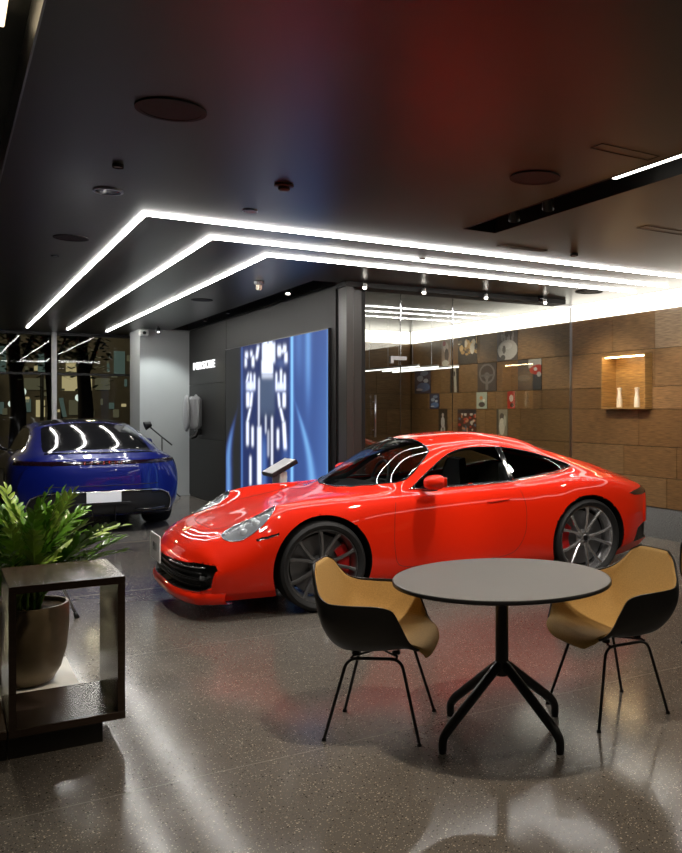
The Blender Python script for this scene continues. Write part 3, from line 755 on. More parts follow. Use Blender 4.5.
    # crease above the number plate
    tr = cb.line_front([(-.62, .60), (.62, .60)], 1, .04, .0)
    MB().tube([p+Vector((dx, 0, 0)) for p in tr], .004, 6).build('tailgate_gap', 'black_trim', root, True)
    h, n = cb.ray((7, 0, .47), (-1, 0, 0)); x0 = h.x+dx
    pl = MB().box((x0-.004, -.19, .40), (x0+.014, .19, .53), ch=.003).build('number_plate', 'plate_white', root, label='white number plate')
    MB().box((x0-.06, -.30, .37), (x0-.002, .30, .40), ch=.005).build('plate_ledge', 'black_trim', root)
    for sd in (1, -1):
        MB().tube([(x0-.06, sd*.35, .29), (x0-.04, sd*.52, .285), (x0-.10, sd*.70, .30)], .02, 8).build('diffuser_fin', 'black_gloss', root, True)
        MB().box((x0-.05, sd*.12, .18), (x0+.0, sd*.13, .36)).build('diffuser_fin', 'black_gloss', root)
        c = Vector((1.90+dx, sd*1.03, 1.0))
        mi = MB().lathe([(0, -.11), (.04, -.10), (.06, -.05), (.062, .03), (.05, .09), (0, .11)], 16, axis='y', cap0=False, cap1=False).xf(Matrix.Translation(c)).build('wing_mirror', 'blue_paint', root, True)
        MB().tube([(c.x, c.y-sd*.08, c.z-.04), (c.x-.02, c.y-sd*.2, c.z-.07)], .02, 8).build('mirror_foot', 'black_gloss', mi, True)
    # rear spoiler lip
    sp = cb.line_top([(4.66, -.60), (4.74, -.4), (4.78, 0), (4.74, .4), (4.66, .60)], .04, .004)
    MB().tube([p+Vector((dx, 0, 0)) for p in sp], .012, 8).build('spoiler', 'black_gloss', root, True)
    arches(cb, (FA, RA), .40, root, dx, .58)
    for (cx, cz, w) in ((1.0, .355, .26), (3.88, .362, .30)):
        for sd in (-1, 1): make_wheel(root, (cx+dx, sd*(.945-w/2), cz), sd, cz, w, .28, 'rim_dark', 'front')
    MB().box((1.5+dx, -.78, .18), (4.5+dx, .78, .22)).build('cabin_floor', 'leather', root)
    for sd in (1, -1): seat_part(root, 2.45, sd*.38, 'leather', dx); seat_part(root, 3.35, sd*.38, 'leather', dx)
    return root, cb
red_coupe(); blue_saloon()
# ------------------------------------------------------------------ the setting
XW, YG, YB, YF, XS = 7.0, 8.95, 17.16, 13.6, 3.64        # wood wall, glass partition, street glass, far wood wall, screen wall
X0, Y0 = -3.5, -3.0
mk('floor', [(X0, Y0, 0), (XW, Y0, 0), (XW, YB, 0), (X0, YB, 0)], [(0, 1, 2, 3)], 'terrazzo', kind='structure')
fl = bpy.data.objects['floor']
jb = MB()
for y in (1.61, 3.61, 5.61, 7.61, 10.4): jb.box((X0+.01, y-.0018, .0002), (XW-.05, y+.0018, .0008))
jb.build('trim_1', 'joint_brass', kind='structure')
# ceiling with three slots
slots = [(-.15, .29, -1.0, 16.8), (3.31, 3.60, .2, 5.58), (3.30, 3.58, 8.7, 15.4)]
xs = sorted({X0, XW, *[s[0] for s in slots], *[s[1] for s in slots]}); ys = sorted({Y0, YB, *[s[2] for s in slots], *[s[3] for s in slots]})
cm = MB()
for a, b in zip(xs, xs[1:]):
    for c, d in zip(ys, ys[1:]):
        mx, my = (a+b)/2, (c+d)/2
        if any(s[0] < mx < s[1] and s[2] < my < s[3] for s in slots): continue
        if mx > 6.8: pass
        cm.box((a, c, CEIL), (b, d, CEIL+.30))
cm.build('ceiling', 'ceiling_dark', kind='structure')
for k, s in enumerate(slots):
    MB().box((s[0], s[2], CEIL+.18), (s[1], s[3], CEIL+.30)).build('trim_%d' % (k+2), 'slot_black', kind='structure')
    t = .008; wm = 'rim_dark' if k == 0 else 'slot_black'
    (MB().box((s[0], s[2], CEIL-.003), (s[0]+t, s[3], CEIL+.18)).box((s[1]-t, s[2], CEIL-.003), (s[1], s[3], CEIL+.18))
     .box((s[0]+t, s[2], CEIL-.003), (s[1]-t, s[2]+t, CEIL+.18)).box((s[0]+t, s[3]-t, CEIL-.003), (s[1]-t, s[3], CEIL+.18))).build('trim_%d' % (k+5), wm, kind='structure')
# walls
MB().box((X0-.1, Y0, 0), (X0, YB, CEIL)).build('wall_left', 'dark_panel', kind='structure')
MB().box((X0-.1, Y0-.1, 0), (XW+.1, Y0, CEIL)).build('wall_back', 'dark_panel', kind='structure')
# wood wall: stone base, panel rows, light cove on top
NICHE = (7.42, 8.22, 1.51, 2.17)
(MB().box((XW, Y0, 0), (XW+.2, NICHE[0], CEIL)).box((XW, NICHE[1], 0), (XW+.2, YF+.1, CEIL)).box((XW, NICHE[0], 0), (XW+.2, NICHE[1], NICHE[2])).box((XW, NICHE[0], NICHE[3]), (XW+.2, NICHE[1], CEIL))).build('wall_right', 'black_trim', kind='structure')
MB().box((XW-.012, Y0, 0), (XW, YG-.02, .355)).build('baseboard_right', 'granite', kind='structure')
rows = [.36, .71, 1.07, 1.51, 1.775, 2.22, 2.665]
wood = [(.215, .122, .050), (.18, .10, .040), (.245, .142, .062), (.20, .118, .052), (.165, .090, .034)]
def wood_rows(b, lo, hi, seams, put):
    for r in range(len(rows)-1):
        es = [lo]+sorted(s for s in seams[r] if lo < s < hi)+[hi]
        for i, (a, c) in enumerate(zip(es, es[1:])):
            t = wood[(r*3+i*2) % 5]
            put(b, a, c, rows[r], rows[r+1], (*t, 1), (r, i))
random.seed(3)
def yat(px): return on_X(px, 409, XW)[0]
S = []
for r in range(6):
    base = {5: [yat(656)], 4: [yat(543), yat(573)-.0, yat(656)], 3: [yat(543), yat(573)], 2: [yat(640), yat(573)], 1: [yat(625)], 0: [yat(668)]}[r]
    q = list(base); y = min(base)
    while y > Y0: y -= random.choice((.9, 1.2, 1.35)); q.append(y)
    y = max(base)
    while y < YF: y += random.choice((.75, .95, 1.2)); q.append(y)
    S.append(q)
NICHE = (7.42, 8.22, 1.51, 2.17)
wb = MB()
def putx(b, a, c, z0, z1, t, k):
    g = .003; n0, n1, m0, m1 = NICHE
    if k[0] == 5 and a < yat(670) and c <= yat(655)+.01 and c > yat(676): t = (.26, .185, .11, 1)
    parts = [(a+g, c-g, z0+g, z1-g)]
    if a < n1 and c > n0 and z0 < m1-.01 and z1 > m0+.01:      # leave the opening of the niche free
        parts = []
        if a < n0: parts.append((a+g, n0, z0+g, z1-g))
        if c > n1: parts.append((n1, c-g, z0+g, z1-g))
        if z1 > m1+.01: parts.append((max(a, n0), min(c, n1), m1, z1-g))
    for p in parts: b.box((XW-.02, p[0], p[2]), (XW-.001, p[1], p[3]), t, .002)
wood_rows(wb, Y0, YF-.03, S, putx)
o = wb.build('wall_panelling', 'wood_panel', tone=True, kind='structure'); o.name = 'trim_8'
fb = MB()
def puty(b, a, c, z0, z1, t, k):
    g = .003; b.box((a+g, YF-.02, z0+g), (c-g, YF-.001, z1-g), t, .002)
wood_rows(fb, XS+.02, XW-.03, [[4.3, 5.5, 6.4], [4.8, 6.0], [4.2, 5.3, 6.5], [4.6, 5.8], [4.1, 5.2, 6.3], [4.7, 5.9]], puty)
fb.box((XS+.02, YF-.018, 0), (XW-.03, YF-.001, .355), (.08, .08, .08, 1))
fb.build('trim_9', 'wood_panel', tone=True, kind='structure')
MB().box((XS, YF, 0), (XW, YF+.1, CEIL)).build('wall_far', 'black_trim', kind='structure')
# coves: glowing bands stand in for the lit white recesses
cv = thing('cove_light', 'long warm white glowing band standing in for the lit recess along the top of the wood wall', 'light', (XW, 5, 2.70), group=None)
MB().box((-.03, -7.8, -.03), (-.001, 3.94, .175), ch=.002).box((-.03, 3.96, -.03), (-.001, 8.56, .175), ch=.002).build('light_strip', 'cove_glow', cv)
cv = thing('cove_light', 'warm white glowing band standing in for the lit recess above the far wood wall behind the glass', 'light', (5.2, YF, 2.70))
MB().box((-1.55, -.03, -.03), (1.74, -.001, .175), ch=.002).build('light_strip', 'cove_glow', cv)
# screen wall
MB().box((XS, 8.78, 0), (XS+.3, YB, CEIL)).build('wall_screen', 'dark_panel', kind='structure')
pw = MB()
for (a, c) in ((8.85, 13.18), (13.19, 15.52)):
    zz = [0.02, 2.86] if a < 10 else [.02, 1.02, 1.92, 2.86]
    for z0, z1 in zip(zz, zz[1:]): pw.box((XS-.02, a+.003, z0+.003), (XS, c-.003, z1-.003), ch=.003)
pw.build('trim_10', 'dark_panel', kind='structure')
# grey wall beside the street window
MB().box((2.81, 15.54, 0), (XS-.001, 16.45, CEIL)).build('wall_grey', 'grey_wall', kind='structure')
# dark column between screen wall and glass
MB().box((XS-.02, 8.55, 0), (3.70, 8.77, CEIL), ch=.004).box((3.715, 8.70, 0), (3.86, 9.02, CEIL), ch=.004).build('wall_column', 'dark_column', kind='structure')
MB().box((3.702, 8.66, 0), (3.714, 8.78, CEIL)).build('trim_11', 'steel', kind='structure')
# glass partition
gl = bpy.data.objects.new('window_2', None); COL.objects.link(gl); gl['kind'] = 'structure'; gl.location = (5.4, YG, 0)
def pane(x0, x1, z0, z1): return MB().box((x0-5.4+.004, -.006, z0), (x1-5.4-.004, .006, z1)).build('pane', 'pane_glass', gl)
for a, c in ((3.87, 4.46), (4.46, 5.16), (5.16, 6.96)): pane(a, c, .03, CEIL-.03)
fm = MB().box((3.87-5.4, -.02, 0), (6.98-5.4, .02, .03)).box((3.87-5.4, -.025, CEIL-.03), (6.98-5.4, .025, CEIL)).build('window_frame', 'steel', gl)
MB().box((6.955-5.4, -.012, .03), (6.98-5.4, .012, CEIL-.03)).build('window_frame', 'steel', gl)
for x in (4.46, 5.16): MB().box((x-5.4-.003, -.009, .03), (x-5.4+.003, .009, CEIL-.03)).build('joint', 'chrome', gl)
hx, hz = on_Y(373, 395, YG); _, hz2 = on_Y(373, 437, YG)
hb = MB().tube([(hx-5.4, -.06, hz2), (hx-5.4, -.06, hz)], .012, 10)
for z in (hz-.08, hz2+.08): hb.tube([(hx-5.4, -.06, z), (hx-5.4, .0, z)], .008, 8)
hb.build('door_handle', 'steel', gl, True)
a, z1 = on_Y(390, 356, YG); c, z2 = on_Y(406, 362, YG)
MB().box((a-5.4, -.02, z1-.20*0-.085), (a-5.4+.04, .02, z1+.0), ch=.002).box((a-5.4+.041, -.02, z1-.045), (c-5.4, .02, z1), ch=.002).build('patch_fitting', 'steel', gl)
# header in front of the glass with the spotlights
MB().box((3.6, 8.52, CEIL-.055), (6.55, 8.80, CEIL)).build('trim_12', 'slot_black', kind='structure')
# street window
gw = bpy.data.objects.new('window_1', None); COL.objects.link(gw); gw['kind'] = 'structure'; gw.location = (0, YB, 0)
for a, c in ((X0, -1.0), (-1.0, 1.60), (1.72, 3.63)): MB().box((a+.01, -.006, .06), (c-.01, .006, CEIL-.05)).build('pane', 'street_glass', gw)
MB().box((X0, -.04, 0), (3.63, .04, .06)).box((X0, -.04, CEIL-.05), (3.63, .04, CEIL)).build('window_frame', 'black_trim', gw)
MB().box((-1.03, -.04, .06), (-.97, .04, CEIL-.05)).build('window_frame', 'black_trim', gw)
zt = CEIL-.74
MB().box((X0, -.02, zt-.02), (1.62, .02, zt+.02)).box((1.70, -.02, zt-.02), (3.63, .02, zt+.02)).build('window_frame', 'black_trim', gw)
MB().box((1.62, YB-.10, 0), (1.70, YB-.02, CEIL), ch=.004).build('wall_post', 'white_paint', kind='structure').name = 'trim_13'
# ------------------------------------------------------------------ ceiling lights
LA = [(1.18, 6.37, 16.25), (1.79, 6.96, 16.28), (2.41, 7.49, 16.30)]
names = ['outermost L-shaped white light line on the ceiling', 'middle L-shaped white light line on the ceiling', 'innermost L-shaped white light line on the ceiling']
for k, (x, y, ye) in enumerate(LA):
    t = thing('linear_ceiling_light', names[k], 'ceiling light', (x, y, CEIL), group='L-shaped light lines')
    w = .0145
    MB().add([(-w, -w, 0), (6.78-x, -w, 0), (6.78-x, w, 0), (w, w, 0), (w, ye-y, 0), (-w, ye-y, 0), (-w, -w, -.012), (6.78-x, -w, -.012), (6.78-x, w, -.012), (w, w, -.012), (w, ye-y, -.012), (-w, ye-y, -.012)],
             [(11, 10, 9, 6), (6, 9, 8, 7), (0, 3, 4, 5), (0, 1, 2, 3), (0, 6, 7, 1), (1, 7, 8, 2), (2, 8, 9, 3), (3, 9, 10, 4), (4, 10, 11, 5), (5, 11, 6, 0)]).build('light_diffuser', 'led', t)
def hous(t, w): pass
# strip lamps inside the slots
t = thing('slot_light', 'warm bright strip light inside the right-hand ceiling slot', 'ceiling light', (3.345, 2.0, CEIL+.012))
MB().box((-.02, -1.7, -.014), (.015, 1.88, .012), ch=.003).build('light_strip', 'led_mid', t); MB().box((-.022, -1.72, .0125), (.03, 1.9, .05)).build('housing', 'black_trim', t)
t = thing('slot_light', 'warm strip light inside the ceiling slot at the top left corner', 'ceiling light', (.17, 2.1, CEIL+.14))
MB().box((-.03, -1.6, -.02), (.03, 1.75, .02), ch=.003).build('light_strip', 'led_warm', t); MB().box((-.035, -1.62, .021), (.035, 1.77, .039)).build('housing', 'black_trim', t)
# ------------------------------------------------------------------ spots on the ceiling
def spotlamp(x, y, z, aim, label, group, lit=True, s=1.0, mat='black_satin'):
    t = thing('ceiling_spotlight', label, 'spotlight', (x, y, z), group=group)
    MB().tube([(0, 0, 0), (0, 0, -.05*s)], .008, 8).build('stem', 'black_satin', t)
    d = (Vector(aim)-Vector((x, y, z-.07))).normalized(); q = d.to_track_quat('Z', 'Y').to_matrix().to_4x4()
    M = Matrix.Translation((0, 0, -.07*s)) @ q
    MB().lathe([(.018*s, -.05*s), (.030*s, -.035*s), (.033*s, .04*s), (.028*s, .04*s), (.026*s, .02*s)], 20, cap1=False).xf(M).build('lamp_head', mat, t, 35)
    MB().lathe([(.0, .026*s), (.025*s, .024*s)], 20, cap0=False, cap1=False).xf(M).build('bulb', 'bulb' if lit else 'grey_plastic', t)
    return t
for k, px in enumerate((365, 424, 486, 545)):
    x, y = on_z(px, 283+k*5, CEIL); y = 8.45
    x = on_Y(px, 290, 8.45)[0]
    lab = ['leftmost lit spotlight in the row above the glass wall, nearest the dark column', 'second lit spotlight from the dark column in the row above the glass wall', 'third lit spotlight from the dark column in the row above the glass wall', 'rightmost lit spotlight in the row above the glass wall'][k]
    spotlamp(x, 8.45, CEIL, (x-1.2, 6.6, 0), lab, 'spotlights above the glass wall', s=.75, mat='white_paint')
x, y = on_z(168, 333, CEIL); spotlamp(2.98, 14.9, CEIL, (2.9, 14.0, .3), 'lit spotlight hanging in front of the grey wall', None, s=1.0)
for k, (px, py, lb) in enumerate(((205, 325, 'small spotlight in the slot above the screen wall, nearest the grey wall'), (228, 316, 'small spotlight in the slot above the left edge of the video screen'), (288, 296, 'small spotlight in the slot above the right half of the video screen'))):
    Y = on_X(px, py, 3.44)[0]; spotlamp(3.44, Y, CEIL+.10, (3.0, Y-1.0, 1.0), lb, 'spotlights above the video screen', lit=(k == 2), s=1.0)
for k, (px, lb) in enumerate(((514, 'black spotlight in the right-hand ceiling slot, nearest the slot end'), (548, 'black spotlight in the right-hand ceiling slot, second from the slot end'))):
    Y = on_X(px, 210, 3.45)[0]; spotlamp(3.45, Y, CEIL+.13, (4.6, Y+1.5, .4), lb, 'spotlights in the right-hand slot', lit=False, s=1.3)
# flat round fittings
def disc(px, py, r, label, cat, name, mat='speaker_mesh', ring='speaker_mesh', h=.008):
    x, y = on_z(px, py, CEIL-.004); t = thing(name, label, cat, (x, y, CEIL))
    MB().lathe([(r*.86, -h*.4), (r*.86, -h), (r, -h), (r, 0)], 48, cap0=False, cap1=False).build('rim', ring, t, 35)
    MB().lathe([(0, -h*.7), (r*.86, -h*.7)], 48, cap0=False, cap1=False).build('grille', mat, t)
    return t
disc(171, 110, .155, 'large dark round ceiling speaker above the left side, nearest the camera', 'ceiling speaker', 'ceiling_speaker')
disc(535, 178, .15, 'dark round ceiling speaker beside the right-hand slot', 'ceiling speaker', 'ceiling_speaker')
disc(71, 238, .13, 'dark round ceiling speaker left of the outermost light line', 'ceiling speaker', 'ceiling_speaker')
disc(505, 284, .0, '', '', 'x') if False else None
disc(589, 292, .16, 'dark round ceiling speaker near the right end of the light lines', 'ceiling speaker', 'ceiling_speaker')
disc(202, 300, .13, 'dark round ceiling speaker between the innermost light line and the screen', 'ceiling speaker', 'ceiling_speaker')
disc(108, 191, .088, 'round recessed downlight with a bright rim above the left side', 'downlight', 'recessed_downlight', 'black_gloss', 'steel', .012)
disc(55, 256, .03, 'small round fitting left of the outermost light line', 'ceiling fitting', 'ceiling_fitting', 'grey_plastic')
disc(118, 165, .03, 'tiny dark round fitting between the large speaker and the downlight', 'ceiling fitting', 'ceiling_fitting', 'grey_plastic', h=.02)
disc(250, 211, .05, 'small pale-rimmed fitting just above the corner of the middle light line', 'ceiling fitting', 'ceiling_fitting', 'grey_plastic', 'steel')
disc(422, 260, .03, 'small round fitting between light lines near the middle of the ceiling', 'ceiling fitting', 'ceiling_fitting', 'grey_plastic')
disc(574, 254, .035, 'small dark fitting just above the right part of the outermost light line', 'ceiling fitting', 'ceiling_fitting', 'grey_plastic', h=.02)
def bump(px, py, r, h, label, name, mats, cat='smoke detector'):
    x, y = on_z(px, py, CEIL-h/2); t = thing(name, label, cat, (x, y, CEIL))
    MB().lathe([(r, 0), (r, -h*.3), (r*.85, -h*.38)], 28, cap0=False).build('base', mats[0], t, 35)
    MB().lathe([(r*.6, -h*.39), (r*.62, -h*.8), (r*.4, -h), (0, -h)], 28, cap0=False, cap1=False).build('sensor_head', mats[1], t, 35)
bump(284, 188, .058, .04, 'dark reddish smoke detector near the middle of the ceiling', 'smoke_detector', ('brown_metal', 'brown_metal'))
bump(259, 286, .055, .09, 'pale smoke detector below the innermost light line', 'smoke_detector', ('grey_plastic', 'ivory'))
x, y = on_z(543, 300, CEIL-.05)
t = thing('dome_camera', 'small black dome camera beside the rightmost spotlight', 'camera', (x, 8.40, CEIL)); MB().lathe([(.045, 0), (.045, -.012), (.035, -.0121), (.04, -.03), (.03, -.06), (0, -.075)], 20, cap0=True, cap1=False).build('dome', 'black_gloss', t, 40)
t = thing('wall_camera', 'small white camera at the top of the grey wall', 'camera', (on_Y(143, 333, 15.5)[0], 15.53, CEIL-.08)); MB().box((-.07, -.16, -.05), (.07, -.002, .05), ch=.02).build('camera_body', 'white_paint', t); MB().lathe([(0, -.175), (.025, -.17), (.03, -.158)], 14, axis='y', cap0=False, cap1=False).build('lens', 'black_gloss', t)
# access panels
def access(pxs, label):
    P = [on_z(a, b, CEIL) for a, b in pxs]; xa = min(p[0] for p in P); xb = max(p[0] for p in P); ya = min(p[1] for p in P); yb = max(p[1] for p in P)
    m = MB(); w = .006
    m.box((xa, ya, CEIL-.002), (xb, ya+w, CEIL-.0002)).box((xa, yb-w, CEIL-.002), (xb, yb, CEIL-.0002)).box((xa, ya+w, CEIL-.002), (xa+w, yb-w, CEIL-.0002)).box((xb-w, ya+w, CEIL-.002), (xb, yb-w, CEIL-.0002))
    o = m.build('access_panel_frame', 'slot_black'); tag(o, label, 'access panel')
access([(636, 228), (700, 234)], 'square access panel outline in the ceiling at the right edge')
access([(496, 246), (548, 250)], 'square access panel outline in the ceiling below the slot end')
access([(590, 148), (660, 156)], 'square access panel outline in the ceiling above the bright slot')
# ------------------------------------------------------------------ video screen
ya, yb, zb, zt = 8.99, 13.10, .06, 2.40
NY, NZ = 300, 200
Yg = np.linspace(yb, ya, NY); Zg = np.linspace(zb, zt, NZ)
YY, ZZ = np.meshgrid(Yg, Zg, indexing='ij')
dep = YY*CT + XS*ST; lat = XS*CT - YY*ST; SX = CX+F*lat/dep           # picture content laid out along the screen
PY = CY + (CAMH-ZZ)*F/dep
A = (SX-225)*5.33; Bv = (PY-325)*5.33                                  # picture content coordinates
def g(x, c, w): return np.exp(-((x-c)/w)**2)
def sg(x): return 1/(1+np.exp(-np.clip(x, -40, 40)))
inn = sg((A-104)/3)
bl = .10+.20*sg((A-385)/8)+.16*g(A, 575, 60)*sg((Bv-150)/150)
bl += .55*g(A, 108, 6)*(.6+.4*sg((Bv-500)/60))+1.0*g(A, 378, 9)+.50*g(A, 465, 17)*sg((360-Bv)/70)+.22*g(A, 415, 22)*sg((250-Bv)/50)
bl += .30*g(A, 572, 7)+.25*g(A, 345, 20)*sg((Bv-620)/30)
bl *= inn
q = np.clip((Bv-440)/260, 0, 1.6); ac = 88-52*np.sin(np.clip(q, 0, 1.25)*PI/2.2); bl += .75*g(A, ac, 5+9*np.clip(q, 0, 1))*sg((Bv-560)/35)*(A < 104)
q = np.clip((Bv-400)/400, 0, 1.3); ac = 392+95*np.sin(np.clip(q, 0, 1.2)*PI/2.4); bl += .60*g(A, ac, 6+15*q)*sg((Bv-470)/40)
wh = np.zeros_like(A)
def blob(x0, x1, y0, y1, a=1.0, xe=None):
    global wh
    t = np.clip((Bv-y0)/(y1-y0), 0, 1); c = (x0+x1)/2+((xe-(x0+x1)/2)*t if xe is not None else 0); w = (x1-x0)/2
    wh = np.maximum(wh, a*sg((w-np.abs(A-c))/1.8)*sg(((y1-y0)/2-np.abs(Bv-(y0+y1)/2))/5))
for b_ in ((218, 282, 96, 205), (215, 276, 185, 262), (224, 246, 78, 110), (252, 275, 86, 110), (216, 276, 250, 284, .55), (190, 203, 112, 182, 1, 188), (126, 142, 145, 178), (124, 136, 175, 222, .9), (154, 166, 140, 170), (162, 176, 165, 222), (276, 288, 95, 200, .9),
           (300, 320, 112, 165), (330, 348, 108, 150), (338, 354, 145, 200), (318, 332, 130, 150),
           (140, 148, 258, 310, 1, 134), (152, 162, 258, 350), (172, 181, 262, 345), (132, 178, 300, 348, .75), (133, 150, 358, 436), (157, 169, 358, 440, 1, 155), (150, 160, 440, 520, 1, 138), (133, 146, 510, 640), (161, 172, 542, 645), (150, 160, 700, 853),
           (290, 299, 255, 350), (314, 325, 238, 345), (334, 345, 262, 350), (292, 342, 305, 350, .75), (300, 311, 362, 440, 1, 312), (328, 345, 360, 438), (310, 322, 440, 520, 1, 333), (326, 343, 515, 660, 1, 342), (297, 309, 555, 656),
           (197, 205, 285, 560, .75, 200), (192, 214, 540, 853, .9), (234, 241, 482, 575, .7), (266, 276, 490, 760, .9), (246, 256, 560, 700, .45)): blob(*b_)
body = sg((A-205)/3)*sg((285-A)/3)*sg((Bv-270)/8)
soft = .45*g(A, 155, 32)*g(Bv, 330, 40)+.45*g(A, 318, 34)*g(Bv, 330, 40)+.35*g(A, 322, 30)*g(Bv, 205, 25)
bl = bl*(1-.55*body)+.22*soft+.45*body*sg((Bv-600)/30)*g(A, 228, 16)
R = .13*bl*bl+.06*bl+.05*body*sg((480-Bv)/15)+wh*.95+.10*soft; G = .30*bl*bl+.15*bl+.075*body*sg((480-Bv)/15)+wh*1.0+.14*soft; B = .78*bl+.10*body*sg((480-Bv)/15)+wh*1.1+.25*soft
lo = 1-inn; R += .008*inn+.016*lo; G += .010*inn+.017*lo; B += .035*inn+.017*lo
T = np.stack([R, G, B, np.ones_like(R)], -1).reshape(-1, 4)*np.array([1.0, 1.0, 1.0, 1])
st = thing('video_screen', 'large wall video screen glowing blue with white car parts', 'screen', (XS-.02, (ya+yb)/2, 0))
vs = np.stack([np.full_like(YY, -.031), YY-(ya+yb)/2, ZZ], -1).reshape(-1, 3)
mk('display', vs, [(i*NZ+j, i*NZ+j+1, (i+1)*NZ+j+1, (i+1)*NZ+j) for i in range(NY-1) for j in range(NZ-1)], 'screen', st, tone=T)
h = (yb-ya)/2
MB().box((-.03, -h, zb), (-.001, h, zt)).build('screen_cabinet', 'black_trim', st)
MB().box((-.036, -h-.012, zb-.012), (-.001, -h-.0005, zt+.012)).box((-.036, h+.0005, zb-.012), (-.001, h+.012, zt+.012)).box((-.036, -h, zt+.0005), (-.001, h, zt+.012)).box((-.036, -h, zb-.012), (-.001, h, zb-.0005)).build('bezel', 'black_satin', st)
# sign
sg = thing('illuminated_sign', 'small white backlit lettering high on the dark panelled wall', 'sign', (XS-.021, 14.48, 2.23))
for i, ch in enumerate('PORSCHE'):
    me = text_mesh(ch, .175, .012, .001); me.materials.append(MATS['sign_white'])
    o = bpy.data.objects.new('letter', me); COL.objects.link(o); o.parent = sg; o.rotation_euler = (PI/2, 0, -PI/2); o.scale = (1.35, 1, 1)
    o.location = (-.013, (3-i)*.205, 0)
# wall charger
Yc, zc = on_X(191, 416, XS)
Yc = 14.72
ch = thing('wall_charger', 'grey wall-mounted car charging unit with a coiled black cable', 'charger', (XS-.02, Yc, 1.08))
V = []; 
MB().box((-.20, -.13, .10), (-.001, .13, .64), ch=.05).build('charger_body', 'grey_plastic', ch, 40)
mb = MB().lathe([(.0, -.27), (.12, -.265), (.15, -.25), (.155, -.225), (.14, -.205), (.0, -.205)], 36, axis='x', cap0=False, cap1=False)
mb.v = [(x, y, z*2.0+.36) for x, y, z in mb.v]; mb.build('front_cover', 'grey_plastic', ch, 40, label='rounded dark grey front cover')
cab = [Vector((-.08, .17*math.cos(a)-.0, .36+.30*math.sin(a))) for a in np.linspace(PI*.0, PI*2, 40, endpoint=False)]
MB().tube(cab, .016, 8, closed=True).build('cable', 'grey_plastic', ch, True)
MB().tube([(-.05, -.02, .06), (-.10, -.02, -.02), (-.17, -.02, -.05)], [.035, .04, .03], 12).box((-.08, -.05, .0), (-.001, .01, .10), ch=.01).build('plug', 'black_satin', ch, 40)
# lamp / boom stand behind the blue car
bx, by = 3.05, 15.0
def bp(px, py): X_, Z_ = on_Y(px, py, by); return (X_, by, Z_)
bs = thing('boom_stand', 'black stand with an angled boom arm in front of the grey wall', 'stand', (bp(162, 440)[0], by, 0))
def rel(p): return (p[0]-bs.location.x, p[1]-bs.location.y, p[2])
pt = rel(bp(162, 437))
MB().tube([(pt[0], 0, .04), pt], .012, 8).build('pole', 'black_satin', bs, True)
for k in range(3):
    a = k*2*PI/3+.4; MB().tube([(pt[0], 0, .30), (pt[0]+.35*math.cos(a), .35*math.sin(a), .012)], .011, 8).build('leg', 'black_satin', bs, True)
MB().tube([rel(bp(172, 445)), pt, rel(bp(150, 427))], .012, 8).build('boom_arm', 'black_satin', bs, True)
hp = rel(bp(148, 425)); MB().lathe([(.0, -.06), (.045, -.05), (.055, .0), (.075, .05), (.07, .055), (0, .02)], 20, cap0=False, cap1=False).xf(Matrix.Translation(hp) @ Matrix.Rotation(-1.9, 4, 'Y')).build('lamp_head', 'black_satin', bs, 35)
# kiosk in front of the screen
kx, ky = 2.95, 8.75
def kp(px, py): X_, Z_ = on_Y(px, py, ky); return X_-kx, Z_
kk = thing('information_stand', 'slim white information stand with a tilted display before the video screen', 'display stand', (kx, ky, 0))
MB().box((-.16, -.20, 0), (.16, .20, .02), ch=.004).build('base', 'white_paint', kk)
MB().box((-.035, -.12, .02), (.045, .12, .86), ch=.006).build('column', 'white_paint', kk)
dm = MB().box((-.15, -.17, -.035), (.15, .17, .012), ch=.006); dm.xf(Matrix.Translation((.0, 0, .905)) @ Matrix.Rotation(-.50, 4, 'Y')).build('display_housing', 'black_satin', kk)
MB().box((-.14, -.16, .0125), (.14, .16, .016)).xf(Matrix.Translation((.0, 0, .905)) @ Matrix.Rotation(-.50, 4, 'Y')).build('display_face', 'plate_white', kk, label='white tilted display face')
# ------------------------------------------------------------------ wall pictures
random.seed(11)
def crop1(x0, x1, r0, r1): return (360+x0/4.012, 360+x1/4.012, r0, r1)
PIC = [(443, 451.5, 5, 'narrow pale picture on the top row, leftmost, above the white pendant lights', 'pale'),
       (459.5, 478.5, 5, 'picture of golden machine parts on the top row of the wood wall', 'gold'),
       (498.5, 519, 5, 'picture of a pale grey rounded object on the top row of the wood wall', 'engine'),
       (416, 432, 4, 'blue picture at the left end of the second row', 'blue'),
       (451.5, 460, 4, 'narrow dark picture with a pale stripe on the second row', 'stripe'),
       (479, 498, 4, 'dark picture of a grey steering wheel on the wood wall', 'wheel'),
       (519.5, 543, 4, 'dark picture with a red shape along its right side on the second row', 'redsh'),
       (431, 440.5, 3, 'small blue picture on the third row, leftmost', 'blue'),
       (478, 488.5, 3, 'small pale green picture with an orange mark on the third row', 'green'),
       (509, 516.5, 3, 'small red picture on the third row', 'red'),
       (440, 448.5, 2, 'narrow black picture of a white figure on the fourth row', 'fig'),
       (459, 477.5, 2, 'picture crowded with red, white and black shapes on the fourth row', 'crowd'),
       (498, 509, 2, 'narrow picture of a pale figure on the fourth row, rightmost', 'palefig')]
